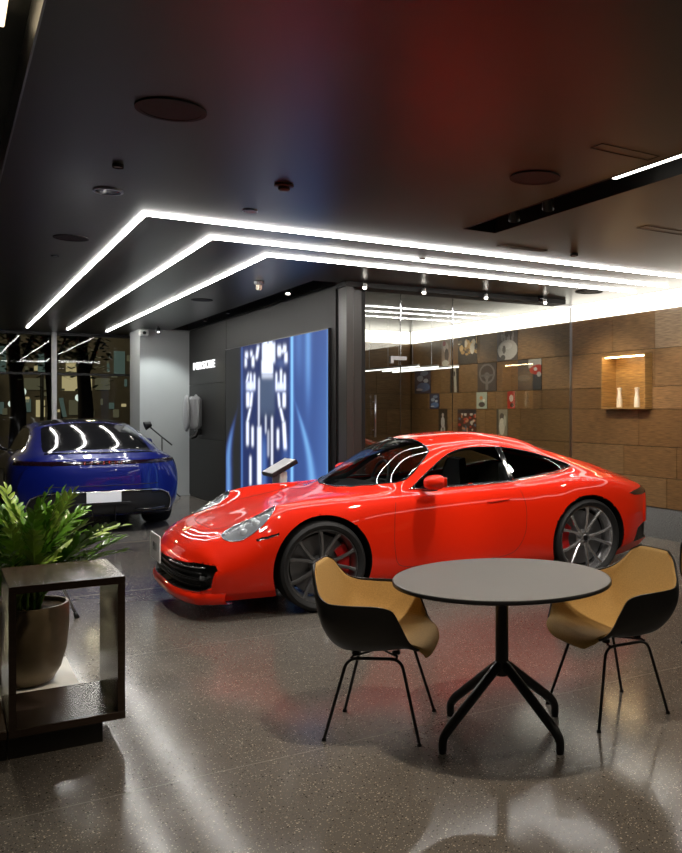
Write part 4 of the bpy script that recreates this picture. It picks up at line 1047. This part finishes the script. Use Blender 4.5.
def paint(kind, u, v, rnd):
    one = np.ones_like(u); rgb = np.zeros((*u.shape, 3))
    def fill(m, c): rgb[m] = c
    ell = lambda cx, cy, a, b: ((u-cx)/a)**2+((v-cy)/b)**2 < 1
    if kind == 'pale':
        rgb[:] = (.45, .33, .25); fill(ell(.5, .3, .3, .2), (.75, .6, .5)); fill(ell(.6, .6, .25, .25), (.12, .09, .08)); fill(ell(.45, .9, .4, .12), (.7, .68, .6)); fill(ell(.3, .15, .2, .1), (.5, .15, .15))
    elif kind == 'gold':
        rgb[:] = (.03, .025, .02)
        for i in range(26): fill(ell(rnd.random(), .15+.5*rnd.random(), .05+.08*rnd.random(), .04+.10*rnd.random()), random.choice([(.75, .5, .2), (.5, .3, .1), (.9, .8, .6), (.15, .1, .05)]))
        fill(ell(.75, .45, .12, .2), (.8, .75, .65))
    elif kind == 'engine':
        rgb[:] = (.10, .09, .10)
        for i in range(12): fill(ell(.2+.6*rnd.random(), .12+.2*rnd.random(), .04, .12), (.35, .34, .36))
        fill(ell(.52, .64, .48, .34), (.62, .62, .62)); fill(ell(.45, .5, .30, .12), (.8, .8, .8)); fill(ell(.35, .62, .08, .14), (.15, .15, .15)); fill(ell(.3, .9, .12, .1), (.10, .10, .10))
    elif kind == 'blue':
        rgb[:] = (.02, .035, .10); fill(ell(.55, .75, .4, .18), (.10, .22, .5)); fill(ell(.35, .4, .2, .12), (.35, .45, .6)); fill(ell(.6, .2, .25, .10), (.2, .3, .45)); fill(ell(.7, .5, .15, .08), (.6, .7, .8)); fill(ell(.3, .85, .2, .05), (.5, .6, .75))
    elif kind == 'stripe':
        rgb[:] = (.02, .02, .02); fill(np.abs(u-.55-.1*v) < .14, (.5, .48, .42)); fill(ell(.5, .3, .12, .1), (.05, .05, .05))
    elif kind == 'wheel':
        rgb[:] = (.045, .04, .042); r = np.hypot((u-.5)/.42, (v-.38)/.36); fill((r < 1) & (r > .80), (.16, .16, .17)); fill(ell(.5, .45, .16, .12), (.14, .14, .15)); fill((np.abs(v-.44) < .04) & (r < .9), (.12, .12, .13)); fill((np.abs(u-.5) < .07) & (v > .45) & (v < .95), (.16, .16, .16))
    elif kind == 'redsh':
        rgb[:] = (.05, .055, .06); fill((v < .16+.25*u) & (u > .45), (.42, .42, .42)); fill(ell(.85, .35, .35, .16), (.45, .03, .02)); fill(ell(.75, .33, .07, .06), (.7, .7, .7)); fill(ell(.9, .5, .09, .08), (.5, .48, .46)); fill(ell(.25, .6, .3, .1), (.10, .11, .12))
    elif kind == 'green':
        rgb[:] = (.42, .50, .42); fill(ell(.5, .75, .3, .16), (.06, .06, .06)); fill(ell(.45, .35, .15, .12), (.7, .3, .12)); fill(ell(.7, .5, .12, .1), (.75, .75, .7))
    elif kind == 'red':
        rgb[:] = (.5, .02, .015); fill(ell(.5, .4, .25, .2), (.75, .65, .6)); fill(ell(.6, .8, .25, .12), (.06, .02, .02))
    elif kind == 'fig':
        rgb[:] = (.015, .015, .015); fill(ell(.5, .22, .12, .08), (.6, .55, .5)); fill(ell(.5, .5, .22, .22), (.65, .65, .65)); fill(ell(.35, .85, .12, .15), (.7, .7, .7)); fill(ell(.68, .8, .1, .15), (.6, .6, .6))
    elif kind == 'crowd':
        rgb[:] = (.08, .02, .015)
        for i in range(40): fill(ell(rnd.random(), .15+.8*rnd.random(), .03+.08*rnd.random(), .03+.06*rnd.random()), random.choice([(.6, .05, .03), (.8, .75, .7), (.05, .04, .04), (.75, .35, .2), (.7, .68, .6), (.10, .2, .3)]))
        fill(v < .14, (.02, .02, .03))
    else:
        rgb[:] = (.30, .27, .20); fill(ell(.5, .25, .2, .12), (.08, .07, .06)); fill(ell(.5, .6, .25, .30), (.7, .66, .55)); fill(ell(.75, .4, .12, .2), (.5, .5, .42)); fill((u < .2), (.06, .06, .05))
    return rgb
for k, (p0, p1, r, lab, kd) in enumerate(PIC):
    ya_, yb_ = yat(p1), yat(p0); z0, z1 = rows[r]+.006, rows[r+1]-.006
    # photographs sit on the panelling; real row heights come from the panel joints
    t = thing('wall_picture', lab, 'picture', (XW-.0205, (ya_+yb_)/2, z0), group='pictures on the wood wall')
    hw = (yb_-ya_)/2; H = z1-z0
    MB().box((-.006, -hw, 0), (-.0003, hw, H)).build('backing_board', 'black_trim', t)
    nx, nz = 44, 52; uu, vv = np.meshgrid(np.linspace(0, 1, nx), np.linspace(0, 1, nz), indexing='ij')
    rgb = paint(kd, uu, vv, random); T = np.concatenate([rgb, np.ones((nx, nz, 1))], -1)
    vs = np.stack([np.full_like(uu, -.0065), hw-uu*2*hw, H-vv*H], -1).reshape(-1, 3)
    mk('print', vs, [(i*nz+j, i*nz+j+1, (i+1)*nz+j+1, (i+1)*nz+j) for i in range(nx-1) for j in range(nz-1)], 'print', t, tone=T.reshape(-1, 4))
# niche box with two tumblers
n0, n1, m0, m1 = NICHE
nb = thing('display_niche', 'square lit wooden display box projecting from the wood wall', 'shelf', (XW, (n0+n1)/2, m0))
w = (n1-n0)/2; H = m1-m0; th = .02
woodt = (.30, .17, .055, 1)
MB().box((-.13, -w, 0), (.10, -w+th, H), woodt).build('side_panel', 'wood_panel', nb, tone=True)
MB().box((-.13, w-th, 0), (.10, w, H), woodt).build('side_panel', 'wood_panel', nb, tone=True)
MB().box((-.13, -w+th, 0), (.10, w-th, th), woodt).build('bottom_panel', 'wood_panel', nb, tone=True)
MB().box((-.13, -w+th, H-th), (.10, w-th, H), woodt).build('top_panel', 'wood_panel', nb, tone=True)
MB().box((.10, -w, 0), (.115, w, H), woodt).build('back_panel', 'wood_panel', nb, tone=True)
MB().box((-.10, -w+th+.03, H-th-.012), (-.07, w-th-.03, H-th-.001)).build('light_strip', 'led_niche', nb)
for k, px in enumerate((619.5, 637)):
    Y = on_X(px, 400, 6.95)[0]
    o = MB().lathe([(0, .0), (.034, .0), (.036, .01), (.034, .10), (.024, .16), (.025, .215), (.030, .22), (.030, .235), (0, .24)], 28, cap0=False, cap1=False).build('bottle', 'ivory', None, 35)
    o.location = (6.95, Y, m0+th+.0005); tag(o, ['left cream bottle standing in the lit wall niche', 'right cream bottle standing in the lit wall niche'][k], 'bottle', 'bottles in the niche')
# pendant lights in the glass room
for k, (Xp, y0_, y1_, lab) in enumerate(((5.46, 10.4, 12.2, 'leftmost of the three white pendant light bars behind the glass'), (5.73, 10.35, 12.1, 'middle of the three white pendant light bars behind the glass'), (6.0, 10.26, 12.3, 'rightmost of the three white pendant light bars behind the glass'))):
    t = thing('pendant_light', lab, 'pendant light', (Xp, (y0_+y1_)/2, 2.10), group='pendant light bars'); L_ = (y1_-y0_)/2
    MB().box((-.018, -L_, -.012), (.018, L_, .0), ch=.003).build('light_diffuser', 'led_soft', t); MB().box((-.018, -L_, .0005), (.018, L_, .025)).build('housing', 'white_paint', t)
    for s in (-.8, .8): MB().tube([(0, s*L_, .025), (0, s*L_, CEIL-2.10)], .003, 6).build('suspension_wire', 'steel', t)
# ------------------------------------------------------------------ table and chairs
tx, ty = wpos(.009, 3.969)
tb = thing('round_table', 'round grey-topped cafe table with a black four-foot pedestal', 'table', (tx, ty, 0))
MB().lathe([(0, .729), (.500, .729), (.504, .7275)], 96, cap0=False, cap1=False).build('tabletop', 'table_grey', tb)
MB().lathe([(.504, .7285), (.507, .725), (.507, .712), (.49, .7065), (0, .7065)], 96, cap0=False, cap1=False).build('table_edge', 'black_satin', tb, 50, label='black table edge')
MB().lathe([(.034, .275), (.038, .30), (.031, .34), (.030, .66), (.06, .69), (.20, .7055), (0, .706)], 28, cap1=False).build('column', 'black_satin', tb, 35)
for ang in (math.atan2(-.236, -.272), math.atan2(-.225, .245), math.atan2(.226, -.245), math.atan2(.226, .261)):
    d = Vector((math.cos(ang), math.sin(ang))); lat, dp = d.x*.345, d.y*.345
    wx, wy = lat*CT+dp*ST, -lat*ST+dp*CT; u = Vector((wx, wy, 0)).normalized()
    p = fillet([u*.01+Vector((0, 0, .325)), u*.05+Vector((0, 0, .30)), u*.315+Vector((0, 0, .095)), u*.345+Vector((0, 0, .06)), u*.345+Vector((0, 0, .012))], .04, 4)
    n = len(p); MB().tube(p, [.025-.006*i/(n-1) for i in range(n)], 10).tube([u*.345+Vector((0, 0, .012)), u*.345], .017, 12).build('leg', 'black_satin', tb, 40)
def superq(t, n): return (1 if t > 0 else -1)*abs(t)**n
def make_chair():
    c = thing('shell_armchair', 'x', 'chair', group='shell armchairs')
    cen = [(.246, .365), (.250, .395), (.228, .420), (.175, .425), (.08, .408), (-.04, .395), (-.13, .400), (-.19, .435), (-.225, .50), (-.25, .59), (-.272, .68), (-.290, .755), (-.298, .792)]
    edg = [(.222, .095, .366), (.234, .160, .398), (.220, .215, .426), (.185, .255, .470), (.150, .280, .550), (.110, .298, .622), (.03, .305, .640), (-.07, .305, .642), (-.16, .295, .646), (-.218, .255, .668), (-.250, .207, .712), (-.270, .165, .758), (-.284, .110, .785)]
    def interp(A, u):
        A = np.array(A, float); k = np.arange(len(A)); return np.array([pchip(k, A[:, j], u) for j in range(A.shape[1])]).T
    NU, NV = 60, 41
    us = np.linspace(0, 12, NU); Cn = interp(cen, us); E = interp(edg, us)
    P = np.zeros((NU, NV, 3))
    for i in range(NU):
        for j in range(NV):
            t = -1+2*j/(NV-1); a = abs(t)*PI/2; n = 2.9
            sy = math.sin(a)**(2/n); hz = 1-math.cos(a)**(2/n) if a < PI/2-1e-6 else 1
            f = hz
            P[i, j] = (Cn[i, 0]+(E[i, 0]-Cn[i, 0])*f, E[i, 1]*sy*(1 if t > 0 else -1), Cn[i, 1]+(E[i, 2]-Cn[i, 1])*f)
    N = np.cross(np.gradient(P, axis=0), np.gradient(P, axis=1)); N /= np.maximum(np.linalg.norm(N, axis=2, keepdims=True), 1e-9)
    if N[20, 20, 2] < 0: N = -N
    def solid(P0, P1):
        V = np.concatenate([P0.reshape(-1, 3), P1.reshape(-1, 3)]); M = NU*NV; Fc = []
        for i in range(NU-1):
            for j in range(NV-1):
                q = (i*NV+j, i*NV+j+1, (i+1)*NV+j+1, (i+1)*NV+j); Fc.append(q); Fc.append(tuple(x+M for x in q[::-1]))
        rim = [i*NV for i in range(NU)]+[(NU-1)*NV+j for j in range(1, NV)]+[i*NV+NV-1 for i in range(NU-2, -1, -1)]+[j for j in range(NV-2, 0, -1)]
        for a, b in zip(rim, rim[1:]+rim[:1]): Fc.append((a, b, b+M, a+M))
        return V, Fc
    V, Fc = solid(P-N*.007, P); mk('shell', V, Fc, 'shell_black', c, 50)
    # upholstery pulled in from the rim
    s_u = np.linspace(.15, 11.85, NU); idx = s_u/12*(NU-1)
    Q = np.zeros_like(P); QN = np.zeros_like(P)
    for i in range(NU):
        a = int(min(idx[i], NU-2)); f = idx[i]-a; rowP = P[a]*(1-f)+P[a+1]*f; rowN = N[a]*(1-f)+N[a+1]*f
        jj = np.linspace(.35, NV-1.35, NV)
        for j in range(NV):
            b = int(jj[j]); b = min(b, NV-2); g_ = jj[j]-b; Q[i, j] = rowP[b]*(1-g_)+rowP[b+1]*g_; QN[i, j] = rowN[b]*(1-g_)+rowN[b+1]*g_
    ei = np.minimum(np.arange(NU), NU-1-np.arange(NU))[:, None]; ej = np.minimum(np.arange(NV), NV-1-np.arange(NV))[None]
    thk = .004+.012*(1-np.exp(-np.minimum(ei*1.0, ej*1.0)/1.2))
    V, Fc = solid(Q+QN*.0006, Q+QN*thk[..., None]); mk('seat_upholstery', V, Fc, 'fabric_ochre', c, 60, label='ochre woven upholstery')
    # steel base: two side hoops with splayed feet, cross bars
    zt = .365
    for sy in (1, -1):
        for sx in (1, -1):
            foot = (sx*.222, sy*(.221 if sx > 0 else .187), .006); top = (sx*.125, sy*.145, zt)
            p = fillet([(0, sy*.145, zt), top, foot], .05, 6)
            MB().tube(p, .0075, 10).lathe([(.0115, 0), (.0115, .006), (.0085, .014)], 12, (foot[0], foot[1], 0)).build('leg', 'black_satin', c, 40)
    fr = MB()
    for x in (.105, -.105):
        fr.tube(fillet([(x, -.150, zt+.004), (x*.9, -.10, zt+.014), (x*.9, .10, zt+.014), (x, .150, zt+.004)], .03, 5), .006, 8)
        for y in (-.11, .11): fr.lathe([(.020, zt+.012), (.020, zt+.024), (.014, zt+.0265)], 14, (x*.9, y*.95, 0))
    fr.tube([(.105, -.13, zt+.006), (-.105, .13, zt+.006)], .005, 8).tube([(.105, .13, zt+.006), (-.105, -.13, zt+.006)], .005, 8)
    fr.build('seat_frame', 'black_satin', c, 40)
    return c
ch0 = make_chair()
def place(o, lat, dep, fl, fd, lab):
    x, y = wpos(lat, dep); wx, wy = fl*CT+fd*ST, -fl*ST+fd*CT
    o.location = (x, y, 0); o.rotation_euler = (0, 0, math.atan2(wy, wx)); o['label'] = lab
place(ch0, -.567, 4.057, .442, -.0315, 'ochre and black armchair left of the round table, in front of the red car door')
place(copy_tree(ch0), .547, 4.285, -.395, -.222, 'ochre and black armchair right of the round table, turned towards the camera')
place(copy_tree(ch0), 1.488, 5.50, -.707, -.707, 'armchair at the right edge of the frame, only its edge and black foot in view')
# ------------------------------------------------------------------ display box, planter, plant
bx = thing('display_cube', 'open dark wood frame box standing at the left beside the plant', 'side table', (.465, 4.46, 0))
hx_, hy_ = .232, .27
MB().box((-hx_, -hy_, .715), (hx_, hy_, .748), ch=.002).build('top_panel', 'stand_wood', bx)
MB().box((-hx_, -hy_, .10), (hx_, hy_, .135), ch=.002).build('bottom_panel', 'stand_wood', bx)
MB().box((hx_-.032, -hy_+.001, .1355), (hx_-.001, hy_-.001, .7145), ch=.001).build('side_panel', 'stand_wood', bx)
MB().box((-hx_+.001, -hy_+.001, .1355), (-hx_+.03, hy_-.001, .7145), ch=.001).build('side_panel', 'stand_wood', bx)
MB().box((-hx_-.0, -hy_+.04, 0), (hx_-.09, hy_-.04, .0995)).build('plinth', 'plinth_dark', bx)
b2 = thing('display_bench', 'low dark bench at the left edge with a lit wooden top', 'bench', (-.28, 4.46, 0))
MB().box((-.5, -hy_+.04, 0), (.505, hy_-.04, .0995)).build('plinth', 'plinth_dark', b2)
MB().box((-.5, -hy_, .10), (.508, hy_, .135), ch=.002).build('bench_top', 'stand_wood', b2)
pf = thing('planter_platform', 'low pale platform under the plant pot', 'platform', (.10, 5.22, 0))
MB().box((-.6, -.26, 0), (.51, .42, .045), ch=.003).build('platform_top', 'white_paint', pf)
pot = thing('potted_plant', 'bushy green plant with feathery fronds in a bronze pot', 'plant', (.375, 5.20, .0455))
MB().lathe([(0, 0), (.10, 0), (.125, .012), (.165, .08), (.192, .18), (.203, .30), (.205, .40), (.200, .425), (.188, .425), (.186, .39), (.0, .385)], 56, cap0=False, cap1=False).build('pot', 'pot_bronze', pot, 50)
sm = MB(); nn = 14
V = [(0, 0, .405)]
for r in (.06, .12, .18):
    for k in range(24): V.append((r*math.cos(k*PI/12), r*math.sin(k*PI/12), .395+random.uniform(-.006, .012)))
Fc = [(0, 1+k, 1+(k+1) % 24) for k in range(24)]+[(1+q*24+k, 1+(q+1)*24+k, 1+(q+1)*24+(k+1) % 24, 1+q*24+(k+1) % 24) for q in (0, 1) for k in range(24)]
mk('soil', V, Fc, 'soil', pot, True)
random.seed(21)
def frond(az, L, lean, curve, mat):
    m = MB(); d = Vector((math.cos(az), math.sin(az), 0)); n = 20; pts = []; rnd = random.uniform
    p = Vector((rnd(-.06, .06), rnd(-.06, .06), .40)); a = lean; st = L/n
    for i in range(n+1):
        pts.append(p.copy()); p = p+(d*math.sin(a)+Vector((0, 0, 1))*math.cos(a))*st; a += curve/n
    m.tube(pts, [.0075-.006*i/n for i in range(n+1)], 6)
    V = []; Fc = []; roll = rnd(-.5, .5)
    for i in range(4, n+1):
        c = pts[i]; t = (pts[min(i+1, n)]-pts[i-1]).normalized(); side = t.cross(Vector((0, 0, 1))).normalized(); side = Matrix.Rotation(roll, 3, t) @ side; up = side.cross(t).normalized()
        for sd in ((1, -1) if i < n else (0,)):
            ll = (.045+.045*math.sin(PI*min(1, (i-2)/(n-1))))*rnd(.8, 1.2); wd = ll*.19
            dr = (t*rnd(.75, 1.0)+side*sd*rnd(.45, .75)+up*rnd(.05, .45)).normalized() if sd else t
            nn_ = (up*rnd(.6, 1)+side*sd*rnd(-.6, .1)+t*rnd(-.2, .2)).normalized()
            wv = dr.cross(nn_).normalized(); nn_ = wv.cross(dr)
            if nn_.z < 0: nn_ = -nn_
            o = len(V); prof = ((0, .12), (.2, .8), (.45, 1), (.72, .75), (.9, .35), (1, .02))
            for (q, w_) in prof:
                dp = dr*ll*q-nn_*ll*.16*q*q; V += [c+dp+wv*wd*w_+nn_*wd*w_*.28, c+dp, c+dp-wv*wd*w_+nn_*wd*w_*.28]
            for k in range(5):
                for j in range(2): Fc.append((o+k*3+j, o+k*3+j+1, o+(k+1)*3+j+1, o+(k+1)*3+j))
    m.add(V, Fc); m.build('frond', mat, pot, True)
for k in range(54):
    az = -PI+2*PI*k/54*3.0+random.uniform(-.2, .2); ring = k % 3
    frond(az, (.54, .62, .63)[ring]*random.uniform(.88, 1.08), (.62, .38, .14)[ring]+random.uniform(-.08, .08), (.75, .7, .5)[ring]*random.uniform(.7, 1.3), 'leaf' if k % 4 else 'leaf_light')
frond(.12, .66, .42, 1.0, 'leaf_light'); frond(-.1, .60, .5, .9, 'leaf')
# small tripod stool leg behind the plant
sx_, sy_ = on_z(77, 618, 0)
sl = thing('tripod_stool', 'grey-legged stool half hidden behind the plant, one black foot showing', 'stool', (sx_-.24, sy_-.04, 0))
MB().lathe([(0, .44), (.13, .44), (.135, .45), (.13, .465), (0, .468)], 32, cap0=False, cap1=False).build('seat', 'grey_plastic', sl, 40)
for k in range(3):
    a = .16+k*2*PI/3; u = Vector((math.cos(a), math.sin(a), 0)); lg = MB().tube([u*.06+Vector((0, 0, .44)), u*.235+Vector((0, 0, .03))], .010, 10).build('leg', 'steel', sl, True)
    MB().tube([u*.228+Vector((0, 0, .045)), u*.245+Vector((0, 0, .0))], [.013, .018], 12).build('foot', 'black_satin', lg, True)
# ------------------------------------------------------------------ the street outside
MB().box((-20, YB+.1, -.08), (20, 45, -.02)).build('ground', 'asphalt').name = 'street'; bpy.data.objects['street']['kind'] = 'structure'
def winp(px, py, Y): return on_Y(px, py, Y)
bd = thing('office_building', 'dark building across the street with a few lit windows', 'building', (0, 30, 0))
MB().box((-14, 0, -.02), (14, 4, 12)).build('wall', 'facade', bd)
def lit(p0, q0, p1, q1, mat, name='window'):
    a, z1 = winp(p0, q0, 29.95); b, z0 = winp(p1, q1, 29.95); MB().box((a, -.06, max(0, z0)), (b, -.002, z1), ch=.01).build(name, mat, bd)
for a in ((62, 376, 82, 391, 'win_warm'), (86, 376, 92, 391, 'win_warm'), (95, 378, 110, 390, 'win_dim'), (66, 362, 80, 372, 'win_warm'), (114, 351, 125, 374, 'win_teal'), (0, 346, 6, 374, 'win_teal'), (20, 399, 31, 412, 'win_teal'), (36, 400, 45, 417, 'win_warm'), (69, 400, 80, 415, 'win_dim'), (87, 404, 93, 416, 'win_warm'), (0, 402, 4, 414, 'win_teal'), (24, 378, 50, 390, 'win_dim')): lit(*a)
random.seed(31)
for k in range(26):
    a = random.uniform(-2, 128); b_ = random.uniform(392, 414) if k % 2 else random.uniform(350, 388); w_ = random.uniform(1.5, 6); h__ = random.uniform(2, 9)
    lit(a, b_, a+w_, b_+h__, random.choice(('win_warm', 'win_dim', 'win_dim', 'win_teal', 'win_dim')))
X_, z1 = winp(42, 350, 28); 
sgn = thing('street_sign', 'narrow vertical lit sign across the street', 'sign', (X_, 28, 0)); _, z0 = winp(42, 372, 28)
MB().tube([(0, 0, -.02), (0, 0, z1)], .05, 8).build('pole', 'black_trim', sgn); MB().box((-.12, -.20, z0), (.12, -.06, z1), ch=.02).build('sign_panel', 'win_teal', sgn)
for k, (px, py, Y, r, lab) in enumerate(((21, 391, 27, .13, 'small warm street lamp globe left of the white post'), (12, 403, 25, .09, 'low pale street lamp globe at the far left'), (79, 397, 26, .10, 'bright street lamp globe right of the white post'))):
    X_, z = winp(px, py, Y); l = thing('street_lamp', lab, 'street lamp', (X_, Y, -.02)); MB().tube([(0, 0, 0), (0, 0, z-r)], .03, 8).build('pole', 'black_trim', l)
    g_ = MB().lathe([(r*math.sin(q), z-r*math.cos(q)) for q in np.linspace(.01, PI-.01, 12)], 16, cap0=False, cap1=False).build('globe', 'win_white', l, True)
for k, (px, Y, r, lab) in enumerate(((16, 22, .16, 'dark tree trunk outside at the far left'), (84, 23, .17, 'dark tree trunk outside right of the white post'), (50, 21.5, .10, 'slim dark tree trunk outside just left of the white post'))):
    X_, _ = winp(px, 409, Y); t = thing('street_tree', lab, 'tree', (X_, Y, -.02), group='street trees')
    m = MB().tube([(0, 0, 0), (.05, 0, 1.5), (-.05, .05, 3), (.1, 0, 5)], [r*1.2, r, r*.8, r*.5], 12)
    for q in range(5): a = q*1.3; m.tube([(0, 0, 2.2+.25*q), (.3*math.cos(a), .3*math.sin(a), 3.1+.25*q), (.5*math.cos(a), .5*math.sin(a), 3.8+.2*q)], [r*.4, r*.25, r*.1], 8)
    m.build('trunk', 'bark', t, True)
    random.seed(k+4); V = []; Fc = []
    for q in range(700):
        c = Vector((random.uniform(-.55, .55), random.uniform(-.55, .55), random.gauss(3.7, .6))); a = random.uniform(0, 6.28); u = Vector((math.cos(a), math.sin(a), random.uniform(-.6, .6)))*.09; w = Vector((-math.sin(a), math.cos(a), random.uniform(-.6, .6)))*.05
        o = len(V); V += [c-u, c+w, c+u, c-w]; Fc.append((o, o+1, o+2, o+3))
    f = mk('foliage', V, Fc, 'night_leaf', t)
X_, z1 = winp(62, 396, 20); X2, z0 = winp(65, 417, 20)
lb_ = MB().add([(X_-.10, 20, max(z0, .0)-.0), (X_+.10, 20, max(z0, .0))], []) if False else None
bn = thing('lit_pillar', 'slanted pale lit panel outside just right of the white post', 'panel', (winp(63, 409, 20)[0], 20, 0))
a0 = winp(59, 398, 20); a1 = winp(63, 398, 20); b0 = winp(63, 417, 20); b1 = winp(67, 417, 20); o_ = bn.location.x
MB().add([(a0[0]-o_, 0, a0[1]), (a1[0]-o_, 0, a1[1]), (b1[0]-o_, 0, b0[1]), (b0[0]-o_, 0, b0[1]), (a0[0]-o_, .06, a0[1]), (a1[0]-o_, .06, a1[1]), (b1[0]-o_, .06, b0[1]), (b0[0]-o_, .06, b0[1])], [(0, 1, 2, 3), (7, 6, 5, 4), (0, 4, 5, 1), (1, 5, 6, 2), (2, 6, 7, 3), (3, 7, 4, 0)]).build('panel', 'win_teal', bn)
MB().tube([(0, .12, -.02), (0, .12, a0[1]-.1)], .03, 8).build('post', 'black_trim', bn)
# ------------------------------------------------------------------ lights
def sp(x, y, tgt, w, ang=55, col=(1, .93, .83), z=CEIL-.06, bl=.6, r=.05): spot((x, y, z), tgt, w, ang, bl, col, r)
# track spots in the right slot and along the ceiling, aimed at the red car
sp(3.44, 5.2, (3.6, 6.6, .5), 110, 75); sp(3.44, 4.2, (4.7, 6.3, .4), 120, 55); sp(3.44, 3.2, (2.4, 6.2, .4), 130, 50)
sp(1.0, 4.9, (1.9, 6.6, .4), 35, 60)
for (px_, py_, w_) in ((108, 193, 75), (250, 212, 60)):  # added to brighten the floor, at the downlight and a small ceiling fitting
    x_, y_ = on_z(px_, py_, CEIL-.03); sp(x_, y_, (x_+.15, y_-.3, 0), w_, 115, (1, .95, .88), z=CEIL-.03, bl=.9)
sp(5.8, 4.6, (5.2, 6.3, .5), 70, 60)
# tables and chairs
lx, ly = wpos(-.1, 3.46); sp(lx, ly, (lx+.1, ly+.2, 0), 140, 78, (1, .85, .68), bl=.8)
lx, ly = wpos(.7, 3.0); sp(lx, ly, (2.2, 3.3, .4), 38, 80, (1, .86, .68))
# floor in the foreground, plant
sp(.1, 4.6, (.35, 5.2, .6), 45, 55, (1, .85, .62)); sp(1.1, 4.1, (.4, 5.2, .75), 150, 26, (1, .86, .60)); sp(.15, 6.2, (.4, 4.9, .8), 80, 50, (1, .9, .72))
# blue car, grey wall
sp(1.0, 9.2, (1.4, 11.4, .8), 130, 60, (.95, .97, 1)); sp(2.6, 9.4, (2.2, 11.6, .8), 100, 60, (.95, .97, 1)); sp(2.95, 14.75, (3.1, 15.5, 1.3), 75, 80, (.95, 1, .98))
sp(1.7, 12.9, (1.6, 12.5, .8), 60, 90, (.95, .97, 1)); sp(3.2, 13.4, (3.55, 14.6, 1.2), 25, 80)
# glass row
for px in (365, 424, 486, 545):
    x = on_Y(px, 290, 8.45)[0]; sp(x, 8.40, (x, 8.0, 0), 40, 60)
# wood wall
for y in (4.6, 6.4, 7.9): sp(5.7, y, (6.95, y+.25, 1.3), 80, 75, (1, .84, .62))
for y in (10, 11.8): sp(5.6, y, (6.95, y, 1.4), 60, 85, (1, .84, .62))
for x_, y_ in ((-1.5, 25.5), (3.5, 25.8)):  # unseen point lights added so the building across the street shows
    pl_ = bpy.data.lights.new('facade_fill', 'POINT'); pl_.energy = 160; pl_.color = (1, .82, .5); pl_.shadow_soft_size = .15
    po = bpy.data.objects.new('facade_fill', pl_); COL.objects.link(po); po.location = (x_, y_, 4.2)
w = bpy.data.worlds.new('world'); SC.world = w; w.use_nodes = True
w.node_tree.nodes['Background'].inputs[0].default_value = (.20, .26, .40, 1); w.node_tree.nodes['Background'].inputs[1].default_value = .03
SC.view_settings.view_transform = 'Standard'; SC.view_settings.look = 'None'; SC.view_settings.gamma = 1; SC.view_settings.exposure = 0; SC.view_settings.use_curve_mapping = False
